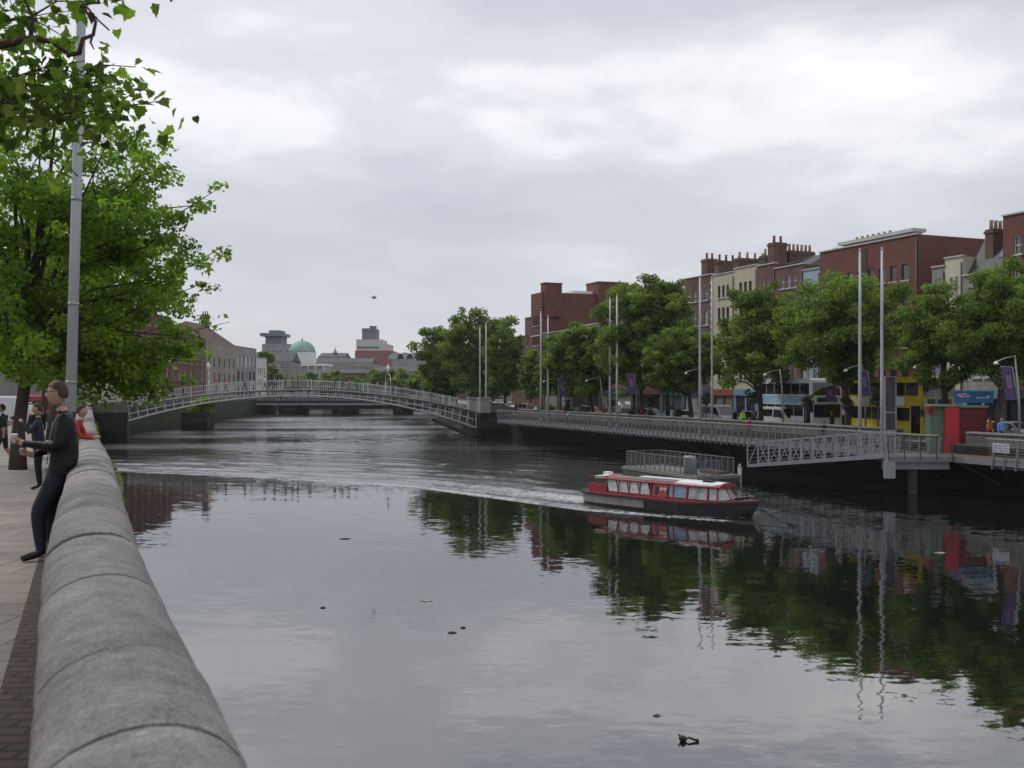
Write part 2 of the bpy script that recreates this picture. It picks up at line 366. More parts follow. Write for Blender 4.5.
for d in rows:
    x0=wallX(d)-1.0 if d<119 else wallX(d)-1; x1=quayX(d)+4
    for j in range(NC+1):
        x=x0+(x1-x0)*j/NC
        s=sdist(x,d) if 40<d<140 else (-50 if d<=40 else 80)
        z=0; foam=0
        big=mnoise.noise(Vector((x*.05,d*.035,2.3)))+.5*mnoise.noise(Vector((x*.13,d*.05,7.3)))
        if s>0 and x>12.5: s=-1
        sidefade=1-sstep(2,10,x-2)*.7 if s>0 else 1
        if s>0:
            chop=.55+.55*big
            near=math.exp(-s/9)
            chop=max(.2,chop)+.6*near
            chop=chop*(1-.30*sstep(72,95,d))+.55*sstep(88,100,d)*max(0,.3+mnoise.noise(Vector((x*.02+5,d*.09,1.0)))*1.5)+.3*sstep(130,170,d)
            wob=mnoise.noise(Vector((x*.12,d*.12,0)))*1.4
            z+=.055*near*math.sin((s+wob)*2*math.pi/2.1)*sstep(0,.6,s)
            z+=.03*math.exp(-max(0,s-4)/25)*math.sin((s*.8+x*.25+wob*2)*2*math.pi/3.1)*sstep(0,3,s)
            foam=.55*math.exp(-((s-.35)/.55)**2)*(.35+.65*sstep(-25,4,x))
            rn=.5+.5*mnoise.noise(Vector((x*.8,d*.8,3)))
            foam+=.42*near*rn
        else:
            chop=.10+.06*max(0,big)+.14*sstep(-4,0,s)+(.10*sstep(20,9,d))
        # stern trail
        p=Vector((x,d)); r=p-BS; al=-(r.dot(AX)); ac=abs(r.dot(AP))
        if al>-.6 and al<75:
            wd=1.35+al*.17
            q=math.exp(-(ac/wd)**2)*math.exp(-max(0,al)/26)*sstep(-.6,.4,al)
            foam+=(.62+.5*math.exp(-max(0,al)/5))*q; chop+=.8*q; z+=.03*q*mnoise.noise(Vector((x*1.3,d*1.3,1)))
        # bow wave both sides
        r=p-BB; al=-(r.dot(AX)); ac=r.dot(AP)
        if -.2<al<9:
            hb=.15+min(1.35,max(0,al-1)*.62)
            q=math.exp(-((abs(ac)-hb-.12)/.17)**2)
            foam+=1.1*q*math.exp(-max(0,al-1.2)/3.2)*sstep(.2,1.0,al); chop+=.3*q
        if d<30: chop=max(chop,.08)
        if d<=2.5: chop=.05
        V.append((x,d,z)); chopA.append(chop); foamA.append(min(1,foam))
nr=len(rows); Fc=[(i*(NC+1)+j,i*(NC+1)+j+1,(i+1)*(NC+1)+j+1,(i+1)*(NC+1)+j) for i in range(nr-1) for j in range(NC)]
me=bpy.data.meshes.new('river_water'); me.from_pydata(V,[],Fc); me.polygons.foreach_set('use_smooth',[True]*len(Fc))
for nm,arr in (('chop',chopA),('foam',foamA)):
    a=me.attributes.new(nm,'FLOAT','POINT'); a.data.foreach_set('value',arr)
m=bpy.data.materials.new('river_water'); m.use_nodes=True; nt=m.node_tree; N=nt.nodes; L=nt.links; b=N['Principled BSDF']
b.inputs['Base Color'].default_value=(.007,.009,.008,1); b.inputs['Roughness'].default_value=.025; b.inputs['IOR'].default_value=WATER_IOR
tc=N.new('ShaderNodeTexCoord')
def WN(scale,det,st=(1,1,1),rot=0,dist=0):
    mp=N.new('ShaderNodeMapping'); mp.inputs['Scale'].default_value=st; mp.inputs['Rotation'].default_value=(0,0,rot); L.new(tc.outputs['Object'],mp.inputs[0])
    n=N.new('ShaderNodeTexNoise'); n.inputs['Scale'].default_value=scale; n.inputs['Detail'].default_value=det; n.inputs['Distortion'].default_value=dist; L.new(mp.outputs[0],n.inputs['Vector']); return n.outputs['Fac']
ca=N.new('ShaderNodeAttribute'); ca.attribute_name='chop'; fa=N.new('ShaderNodeAttribute'); fa.attribute_name='foam'
r1=WN(2.6,4,(.8,1.25,1),.1,.4); r2=WN(.55,3,(.7,1.5,1),-.15,.5); r3=WN(9,3)
hsum=MA('ADD',MA('MULTIPLY',r1,.5),MA('ADD',MA('MULTIPLY',r2,1.0),MA('MULTIPLY',r3,.10)))
def SL(scale,det,st,rot,off):      # wave slopes as a vector noise: holds at any distance
    mp=N.new('ShaderNodeMapping'); mp.inputs['Scale'].default_value=st; mp.inputs['Rotation'].default_value=(0,0,rot); mp.inputs['Location'].default_value=off; L.new(tc.outputs['Object'],mp.inputs[0])
    n=N.new('ShaderNodeTexNoise'); n.inputs['Scale'].default_value=scale; n.inputs['Detail'].default_value=det; n.inputs['Distortion'].default_value=.4; L.new(mp.outputs[0],n.inputs['Vector'])
    v=N.new('ShaderNodeVectorMath'); v.operation='SUBTRACT'; L.new(n.outputs['Color'],v.inputs[0]); v.inputs[1].default_value=(.5,.5,.5); return v.outputs[0]
def VA(op,a,b_):
    v=N.new('ShaderNodeVectorMath'); v.operation=op
    if op=='SCALE': L.new(a,v.inputs[0]); (L.new(b_,v.inputs['Scale']) if not isinstance(b_,(int,float)) else setattr(v.inputs['Scale'],'default_value',b_))
    else:
        L.new(a,v.inputs[0]); L.new(b_,v.inputs[1]) if not isinstance(b_,tuple) else setattr(v.inputs[1],'default_value',b_)
    return v.outputs[0]
s1=SL(2.6,4,(.6,1.4,1),.12,(0,0,0)); s2=SL(.5,2,(.6,1.6,1),-.1,(4,9,0)); s3=SL(7,2,(.8,1.2,1),.3,(2,5,0))
sv=VA('ADD',VA('SCALE',s1,.38),VA('ADD',VA('SCALE',s2,.22),VA('SCALE',s3,.16)))
sv=VA('SCALE',sv,ca.outputs['Fac']); sv=VA('MULTIPLY',sv,(1,1,0))
rm=N.new('ShaderNodeMapRange'); L.new(ca.outputs['Fac'],rm.inputs[0]); rm.inputs[1].default_value=.2; rm.inputs[2].default_value=1.0; rm.inputs[3].default_value=.02; rm.inputs[4].default_value=.24; L.new(rm.outputs[0],b.inputs['Roughness'])   # choppy water carries ripples finer than the mesh
geo=N.new('ShaderNodeNewGeometry'); L.new(VA('NORMALIZE',VA('ADD',geo.outputs['Normal'],sv),(0,0,0)),b.inputs['Normal'])
fn=WN(3.2,8,(1,1,1),0,1.0); fn2=WN(14,4)
ft=MA('ADD',MA('MULTIPLY',fn,.7),MA('MULTIPLY',fn2,.3))
thr=MA('SUBTRACT',.86,MA('MULTIPLY',fa.outputs['Fac'],.50))
fm=N.new('ShaderNodeMapRange'); L.new(MA('SUBTRACT',ft,thr),fm.inputs[0]); fm.inputs[1].default_value=-.10; fm.inputs[2].default_value=.20; fm.inputs[4].default_value=.8
df=N.new('ShaderNodeBsdfDiffuse'); df.inputs['Color'].default_value=(.62,.64,.64,1)
mx=N.new('ShaderNodeMixShader'); L.new(fm.outputs[0],mx.inputs[0]); L.new(b.outputs[0],mx.inputs[1]); L.new(df.outputs[0],mx.inputs[2]); L.new(mx.outputs[0],N['Material Output'].inputs['Surface'])
me.materials.append(m); structure(link('river_water',me))

# right quay wall, boardwalk parapet
def wallpoly(name,label,cat,pts,z0,z1,th,m,z1f=None,cope=None):
    """wall along a polyline, th metres thick on its left-hand side"""
    mb=MB()
    for a,b in zip(pts[:-1],pts[1:]):
        a=Vector(a);b=Vector(b); t=(b-a).normalized(); n=Vector((-t.y,t.x)); 
        za=z1 if z1f is None else z1f(a.y); zb=z1 if z1f is None else z1f(b.y)
        q=[(a.x,a.y),(b.x,b.y),(b.x+n.x*th,b.y+n.y*th),(a.x+n.x*th,a.y+n.y*th)]
        mb.add([(x,y,z0) for x,y in q]+[(q[0][0],q[0][1],za),(q[1][0],q[1][1],zb),(q[2][0],q[2][1],zb),(q[3][0],q[3][1],za)],
               [(0,1,2,3),(4,5,6,7),(0,1,5,4),(1,2,6,5),(2,3,7,6),(3,0,4,7)])
    o=mb.build(name,m); tag(o,label,cat); return o
BWW=2.6
structure(wallpoly('right_quay_wall',None,None,[(quayX(d)+BWW,d) for d in (131,50,-15)],-1.5,RZ-.02,.5,M_quay))
structure(wallpoly('far_right_quay_wall',None,None,[(quayX(d)+.5,d) for d in (290,180,131)],-1.5,RZ-.02,.5,M_quay))
structure(wallpoly('left_quay_wall',None,None,[(wallX(d)+.2,d) for d in (-15,0,5,12,30,119)],-1.5,0,.35,M_quayweed,z1f=lambda d:pz(d)-.01))
structure(wallpoly('far_left_quay_wall',None,None,[(wallX(d)+.2,d) for d in (119,150,180,290)],-1.5,3.5,.45,M_quayweed))
for nm,lab,d0,d1,zt in (('parapet_wall','low granite parapet wall behind the boardwalk, from the footbridge to the red kiosk',127,65.5,RZ+.72),
                 ('parapet_wall','low granite parapet wall right of the red and green kiosk',60.3,10,RZ+.72)):
    o=wallpoly(nm,lab,'parapet wall',[(quayX(d)+BWW,d) for d in (d0,d1)],RZ-.02,zt,.42,M_para)
    o['group']='granite parapets of the right quay'
    mb=MB(); a=Vector((quayX(d0)+BWW+.19,d0,zt+.05)); b=Vector((quayX(d1)+BWW+.19,d1,zt+.05)); mb.bar(a,b,.52,.1)
    mb.build('coping',mat('granite_coping',(.24,.23,.215),.8,.15,1.5),o)
o=wallpoly('parapet_wall','granite parapet wall of the right quay beyond the footbridge','parapet wall',[(quayX(d)+.5,d) for d in (280,180,133)],RZ-.02,RZ+.9,.42,M_para)
o['group']='granite parapets of the right quay'
o=wallpoly('parapet_wall','granite parapet wall of the left quay beyond the footbridge','parapet wall',[(wallX(d)+.2,d) for d in (121,150,180,280)],3.5,4.4,.42,M_para)

# left wall: granite face and big rounded coping stones
def frame_at(d):
    e=.05; t=Vector((wallX(d+e)-wallX(d-e),2*e,0)).normalized(); return Vector((wallX(d),d,0)),t,Vector((t.y,-t.x,0))
M_granite=mat('weathered_granite',(.285,.268,.255),.82,.20,1.6,bump=.9,bscale=55)
nt=M_granite.node_tree; N=nt.nodes; L=nt.links          # speckle and lichen
b=N['Principled BSDF']; tcn=[n for n in N if n.type=='TEX_COORD'][0]; vmn=[n for n in N if n.type=='VECT_MATH'][0]
sn=N.new('ShaderNodeTexNoise'); sn.inputs['Scale'].default_value=90; sn.inputs['Detail'].default_value=3; L.new(tcn.outputs['Object'],sn.inputs['Vector'])
sr=N.new('ShaderNodeMapRange'); sr.inputs[1].default_value=.3; sr.inputs[2].default_value=.7; sr.inputs[3].default_value=.72; sr.inputs[4].default_value=1.28; L.new(sn.outputs['Fac'],sr.inputs[0])
ln=N.new('ShaderNodeTexNoise'); ln.inputs['Scale'].default_value=4.5; ln.inputs['Detail'].default_value=9; ln.inputs['Roughness'].default_value=.75; L.new(tcn.outputs['Object'],ln.inputs['Vector'])
lr=N.new('ShaderNodeMapRange'); lr.inputs[1].default_value=.665; lr.inputs[2].default_value=.70; L.new(ln.outputs['Fac'],lr.inputs[0])
dn=N.new('ShaderNodeTexNoise'); dn.inputs['Scale'].default_value=2.1; dn.inputs['Detail'].default_value=10; dn.inputs['Roughness'].default_value=.8; L.new(tcn.outputs['Object'],dn.inputs['Vector'])
dr=N.new('ShaderNodeMapRange'); dr.inputs[1].default_value=.38; dr.inputs[2].default_value=.62; dr.inputs[3].default_value=.50; dr.inputs[4].default_value=1.15; L.new(dn.outputs['Fac'],dr.inputs[0])
v2=N.new('ShaderNodeVectorMath'); v2.operation='SCALE'; L.new(vmn.outputs[0],v2.inputs[0]); L.new(sr.outputs[0],v2.inputs['Scale'])
v3=N.new('ShaderNodeVectorMath'); v3.operation='SCALE'; L.new(v2.outputs[0],v3.inputs[0]); L.new(dr.outputs[0],v3.inputs['Scale'])
mm=N.new('ShaderNodeMix'); mm.data_type='RGBA'; L.new(lr.outputs[0],mm.inputs[0]); L.new(v3.outputs[0],mm.inputs[6]); mm.inputs[7].default_value=(.62,.61,.57,1); L.new(mm.outputs[2],b.inputs['Base Color'])
joints=[-1.2,.3,1.35,2.21,2.9,4.05,5.2,6.47,8.02,9.3]
while joints[-1]<118: joints.append(joints[-1]+1.32)
o=wallpoly('far_quay_wall',None,None,[(60,302),(-140,302)],-1.5,3.2,.5,M_quay); structure(o)
rw=thing('river_wall','long low granite river wall with rounded coping stones, running away beside the pavement','river wall')
mb=MB(); ds=DS[:DS.index(119)+1]
vs=[]
for d in ds:
    p,t,n=frame_at(d); zt=pz(d)+.80
    vs+=[p-n*.18+Vector((0,0,pz(d)-.3)),p-n*.18+Vector((0,0,zt)),p+n*.225+Vector((0,0,zt)),p+n*.225+Vector((0,0,pz(d)-.3))]
mb.add(vs,[(4*i+j,4*i+j+1,4*i+j+5,4*i+j+4) for i in range(len(ds)-1) for j in range(3)])
mb.build('wall_face',M_para,rw)
prof=[(-.245,0),(-.262,.035),(-.25,.085),(-.215,.125),(-.165,.158),(-.105,.18),(-.045,.192),(.02,.195),(.085,.187),(.145,.168),(.195,.14),(.235,.098),(.258,.05),(.25,0)]
far=MB()
mo_=MB(); vs=[]; MD=[-1.2+.4*i for i in range(52)]+list(range(20,119,3))
for d in MD:
    p,t,n=frame_at(d)
    for (u,z) in prof: vs.append(p+n*(u*.90*.955+.028)+Vector((0,0,pz(d)+.775+max(0,z)*.93-.018)))
mm_=len(prof); mo_.add(vs,[(i*mm_+j,i*mm_+j+1,(i+1)*mm_+j+1,(i+1)*mm_+j) for i in range(len(MD)-1) for j in range(mm_-1)],0,True)
for jd in joints:
    if jd>60: break
    vs=[]
    for dd in (jd-.016,jd+.016):
        p,t,n=frame_at(dd)
        for (u,z) in prof: vs.append(p+n*(u*.90*.985+.028)+Vector((0,0,pz(dd)+.775+max(0,z)*.965)))
    mo_.add(vs,[(j,j+1,mm_+j+1,mm_+j) for j in range(mm_-1)])
mo_.build('mortar_bed',mat('dark_mortar',(.050,.040,.030),.9,.3,8),rw)
for k,(a,b_) in enumerate(zip(joints[:-1],joints[1:])):
    seg=MB() if k<60 else far
    n_=max(2,int((b_-a)/.12)) if a<14 else 2
    gap=.012 if a<14 else .008
    jit=(random.uniform(-.006,.006),random.uniform(-.004,.008),random.uniform(-.015,.015))
    st=[a+gap]+[a+gap+.016]+[a+gap+.03+(b_-a-.06-2*gap)*i/n_ for i in range(n_+1)]+[b_-gap-.016,b_-gap]
    vs=[]
    for i,d in enumerate(st):
        p,t,n=frame_at(d); e=.965 if i in (0,len(st)-1) else (.985 if i in (1,len(st)-2) else 1.0)
        for (u,z) in prof:
            zz_=z*e+.0; rr=mnoise.noise(Vector((u*4+k*3.1,d*2.2,z*4)))*.006+mnoise.noise(Vector((u*17+k*3.1,d*14,z*17)))*.002
            q=p+n*(u*.90*(e*.5+.5)+.028+jit[0]+rr)+Vector((0,0,pz(d)+.775+max(0,zz_)+jit[1]+rr+jit[2]*(d-a)/(b_-a)*.3))
            vs.append(q)
    m_=len(prof); ns=len(st)
    fs=[(i*m_+j,i*m_+j+1,(i+1)*m_+j+1,(i+1)*m_+j) for i in range(ns-1) for j in range(m_-1)]
    seg.add(vs,fs,0,True); seg.add(vs[:m_],[tuple(range(m_))]); seg.add(vs[-m_:],[tuple(range(m_))])
    if k<60: seg.build('coping_stone',M_granite,rw)
if far.v:
    o=far.build('coping_run',M_granite,rw); o['kind']='stuff'
# ------------------------------------------------------------------ people: one skinned body per pose, clothing by region
M_skin=mat('skin',(.42,.25,.18),.6,.06,20); M_hair=mat('brown_hair',(.035,.02,.012),.7,.3,40); M_hairb=mat('blond_hair',(.30,.21,.11),.7,.3,40)
M_shoe=mat('black_shoe',(.012,.012,.013),.5,.2,20)
def cloth(name,c): return mat('cloth_'+name,c,.85,.15,9,bump=.25,bscale=25)
def skin_eval(pts, edges, rads, sub=1, root=0):
    me=bpy.data.meshes.new('tmp'); me.from_pydata([Vector(p) for p in pts],edges,[]); o=bpy.data.objects.new('tmp',me); COL.objects.link(o)
    s=o.modifiers.new('s','SKIN'); s.use_smooth_shade=True
    sv=me.skin_vertices[0].data
    for i,r in enumerate(rads): sv[i].radius=(r,r) if not hasattr(r,'__len__') else r
    sv[root].use_root=True
    if sub: q=o.modifiers.new('u','SUBSURF'); q.levels=sub; q.render_levels=sub
    dg=bpy.context.evaluated_depsgraph_get(); ev=o.evaluated_get(dg); m2=ev.to_mesh()
    V=[v.co.copy() for v in m2.vertices]; Fa=[tuple(p.vertices) for p in m2.polygons]
    ev.to_mesh_clear(); bpy.data.objects.remove(o); bpy.data.meshes.remove(me)
    return V,Fa
def segd(p,a,b):
    ab=b-a; t=max(0,min(1,(p-a).dot(ab)/max(1e-9,ab.dot(ab)))); return (p-a-ab*t).length
# figure faces +X, left side is +Y.  J: joint positions
def joints_pose(**k):
    J=dict(pel=(0,0,.96),wai=(0,0,1.08),che=(.01,0,1.30),nck=(0,0,1.47),hb=(.015,0,1.56),
        shl=(0,.175,1.42),shr=(0,-.175,1.42),ell=(-.02,.23,1.13),elr=(-.02,-.23,1.13),wrl=(.05,.24,.88),wrr=(.05,-.24,.88),hal=(.07,.24,.80),har=(.07,-.24,.80),
        hil=(0,.095,.92),hir=(0,-.095,.92),knl=(.02,.10,.50),knr=(.02,-.10,.50),anl=(-.02,.10,.09),anr=(-.02,-.10,.09),tol=(.15,.12,.035),tor=(.15,-.12,.035))
    J.update(k); return {a:Vector(b) for a,b in J.items()}
RAD=dict(pel=.135,wai=(.12,.15),che=(.125,.165),nck=.06,hb=.062,shl=.075,shr=.075,ell=.050,elr=.050,wrl=.034,wrr=.034,hal=.036,har=.036,hil=.105,hir=.105,knl=.068,knr=.068,anl=.044,anr=.044,tol=.038,tor=.038)
def figure(J, legk=1.0, top_col=1, leg_col=2, bare_arm=False, bare_calf=False, coat=1.0, head=True, fingers=False, sub=1, headtilt=0, headyaw=0):
    """returns verts, faces, material index per face. slots: 0 skin 1 top 2 legs 3 shoes"""
    names=list(RAD); idx={n:i for i,n in enumerate(names)}
    E=[('pel','wai'),('wai','che'),('che','nck'),('nck','hb'),('che','shl'),('che','shr'),('shl','ell'),('shr','elr'),('ell','wrl'),('elr','wrr'),('wrl','hal'),('wrr','har'),
       ('pel','hil'),('pel','hir'),('hil','knl'),('hir','knr'),('knl','anl'),('knr','anr'),('anl','tol'),('anr','tor')]
    rad=[]
    for n in names:
        r=RAD[n]
        if n in('wai','che','pel','shl','shr','ell','elr'): r=tuple(x*coat for x in r) if hasattr(r,'__len__') else r*coat
        if n=='pel' and coat>1.2: r=.135*1.02
        if n=='wai' and coat>1.2: r=(.128,.165)
        if n in('hil','hir'): r=r*(1+(legk-1)*.4)
        if n in('knl','knr','anl','anr'): r=r*legk
        rad.append(r)
    V,Fa=skin_eval([J[n] for n in names],[(idx[a],idx[b]) for a,b in E],rad,sub,root=0)
    SEG=[('pel','wai',1),('wai','che',1),('che','nck',1),('nck','hb',0),('che','shl',1),('che','shr',1),('shl','ell',1),('shr','elr',1),
         ('ell','wrl',0 if bare_arm else 1),('elr','wrr',0 if bare_arm else 1),('wrl','hal',0),('wrr','har',0),('hil','knl',2),('hir','knr',2),
         ('knl','anl',0 if bare_calf else 2),('knr','anr',0 if bare_calf else 2),('anl','tol',3),('anr','tor',3)]
    mi=[]
    for f in Fa:
        c=sum((V[i] for i in f),Vector())/len(f); best=min(SEG,key=lambda s:segd(c,J[s[0]],J[s[1]])); q=best[2]
        if c.z<J['pel'].z-.02*coat-(.03 if coat>1.2 else 0) and best[0] in('pel','wai'): q=2
        if coat>1.2 and best[0] in('hil','hir') and c.z>.875: q=1
        if best[0]=='nck' and (c.z<J['nck'].z+.04 or math.hypot(c.x-J['nck'].x-.02,c.y-J['nck'].y)>.062+.02*(coat>1.2)*0): q=1
        if q==2 and best[0] in('knl','knr') :
            an=J['anl' if best[0]=='knl' else 'anr']
            if (c-an).length<.05: q=3
        mi.append(q)
    if head:
        hc=J['hb']+Vector((.02,0,.125)); q=Matrix.Rotation(headyaw,3,'Z')@Matrix.Rotation(headtilt,3,'Y')
        b=MB(); head_mesh(b); 
        o=len(V); V=V+[q@Vector(v)+hc for v in b.v]; Fa=Fa+[tuple(i+o for i in f) for f in b.f]; mi=mi+[0]*len(b.f)
    return V,Fa,mi
def head_mesh(b):
    n,m=20,14; vs=[];fs=[]
    for i in range(m+1):
        a=math.pi*i/m
        for k in range(n):
            t=2*math.pi*k/n; x=math.sin(a)*math.cos(t); y=math.sin(a)*math.sin(t); z=-math.cos(a)
            X=.098*x; Y=.076*y; Z=.122*z
            if z<0: Y*=1-.28*z*z; X*=1-.12*z*z                    # jaw
            if x>.3:
                if abs(y)<.16 and -.35<z<.15: X+=.026*(1-abs(y)/.16)*(1-abs(z+.15)/.3 if abs(z+.15)<.3 else 0)   # nose
                if .18<abs(y)<.55 and -.02<z<.25: X-=.010          # eye sockets
                if abs(y)<.35 and -.95<z<-.7: X+=.012              # chin
                if abs(y)<.3 and -.60<z<-.42: X+=.005              # lips
            if x<-.2 and z>-.3: X*=1.06
            vs.append((X,Y,Z))
    for i in range(m):
        for k in range(n): fs.append((i*n+k,i*n+(k+1)%n,(i+1)*n+(k+1)%n,(i+1)*n+k))
    b.add(vs,fs,0,True)
    for s in(-1,1): b.ball((-.005,s*.076,-.005),(.018,.010,.032),8,5)
def hair_mesh(J, headyaw=0, headtilt=0, long=0, sc_=1.0):
    hc=J['hb']+Vector((.02,0,.125)); q=Matrix.Rotation(headyaw,3,'Z')@Matrix.Rotation(headtilt,3,'Y')
    b=MB(); n,m=20,12; vs=[];fs=[]
    for i in range(m+1):
        a=math.pi*.62*i/m
        for k in range(n):
            t=2*math.pi*k/n; x=math.sin(a)*math.cos(t); y=math.sin(a)*math.sin(t); z=math.cos(a)
            r=1.075+.03*mnoise.noise(Vector((x*6,y*6,z*6)))
            X=.100*x*r-.004; Y=.079*y*r; Z=.123*z*r+.004
            lim=.078 if x>.55 else (.030+(x/.55)*.048 if x>-.25 else .012+x*.12)
            if x<=0 and long: lim-=long
            lim+=.006*math.sin(t*9)
            if Z<lim: Z=lim; X=min(X,.086)
            vs.append(q@Vector((X,Y,Z))+hc)
    for i in range(m):
        for k in range(n): fs.append((i*n+k,i*n+(k+1)%n,(i+1)*n+(k+1)%n,(i+1)*n+k))
    b.add(vs,fs,0,True)
    if long: b.ball(q@Vector((-.06,0,-.07-long*.4))+hc,(.055,.075,.11+long*.5),10,7)
    return b
POSE={}
def archetype(key, J, **k):
    V,Fa,mi=figure(J,**k); me=bpy.data.meshes.new('body'); me.from_pydata(V,[],Fa); me.polygons.foreach_set('material_index',mi); me.polygons.foreach_set('use_smooth',[True]*len(Fa))
    for m in (M_skin,M_shoe,M_shoe,M_shoe): me.materials.append(m)
    me.update(); POSE[key]=(me,hair_mesh(J),hair_mesh(J,long=.10),J)
archetype('stand',joints_pose(),coat=1.05)
archetype('walk',joints_pose(knl=(.16,.09,.52),anl=(.24,.09,.11),tol=(.40,.10,.08),knr=(-.05,-.09,.50),anr=(-.30,-.09,.16),tor=(-.17,-.10,.05),ell=(-.14,.23,1.15),wrl=(-.12,.25,.90),hal=(-.11,.25,.82),elr=(.06,-.23,1.14),wrr=(.24,-.22,.98),har=(.31,-.21,.94)),coat=1.05)
archetype('shorts',joints_pose(knl=(.16,.09,.52),anl=(.24,.09,.11),tol=(.40,.10,.08),knr=(-.05,-.09,.50),anr=(-.30,-.09,.20),tor=(-.20,-.10,.07),ell=(-.14,.23,1.15),wrl=(-.12,.25,.90),hal=(-.11,.25,.82),elr=(.06,-.23,1.14),wrr=(.24,-.22,.98),har=(.31,-.21,.94)),bare_arm=True,bare_calf=True)
archetype('lean',joints_pose(pel=(-.06,0,.90),wai=(-.02,0,1.02),che=(.06,0,1.22),nck=(.12,0,1.37),hb=(.16,0,1.45),shl=(.07,.175,1.33),shr=(.07,-.175,1.33),ell=(.20,.22,1.08),elr=(.20,-.22,1.08),wrl=(.42,.14,1.06),wrr=(.42,-.14,1.06),hal=(.49,.11,1.06),har=(.49,-.11,1.06),hil=(-.06,.09,.88),hir=(-.06,-.09,.88)),coat=1.05)
archetype('camera',joints_pose(ell=(.16,.22,1.20),elr=(.16,-.22,1.20),wrl=(.33,.08,1.42),wrr=(.33,-.08,1.42),hal=(.36,.04,1.48),har=(.36,-.04,1.48)),coat=1.08)
def person(label,pose,loc,yaw,top,legs,group=None,h=1.72,hair=None,longhair=False,shoes=None):
    me,hs,hl,J=POSE[pose]; t=thing('person',label,'person',loc,yaw,group); s=h/1.81; t.scale=(s,s,s)
    o=link('body',me,t); 
    for i,m in enumerate((M_skin,top,legs,shoes or M_shoe)): o.material_slots[i].link='OBJECT'; o.material_slots[i].material=m
    (hl if longhair else hs).build('hair',hair or M_hair,t); return t
C_black=cloth('black',(.012,.012,.015)); C_navy=cloth('navy',(.015,.02,.04)); C_denim=cloth('denim',(.05,.075,.13)); C_dark=cloth('charcoal',(.035,.035,.04))
C_red=cloth('red',(.36,.035,.02)); C_maroon=cloth('maroon',(.16,.015,.03)); C_orange=cloth('orange',(.60,.10,.03)); C_white=cloth('white',(.6,.6,.6)); C_blue=cloth('blue',(.10,.25,.55))
C_hiv=cloth('lime',(.45,.85,.05)); C_beige=cloth('beige',(.40,.33,.24)); C_pink=cloth('pink',(.45,.08,.20)); C_grey=cloth('grey',(.18,.18,.19)); C_green=cloth('olive',(.08,.10,.05))

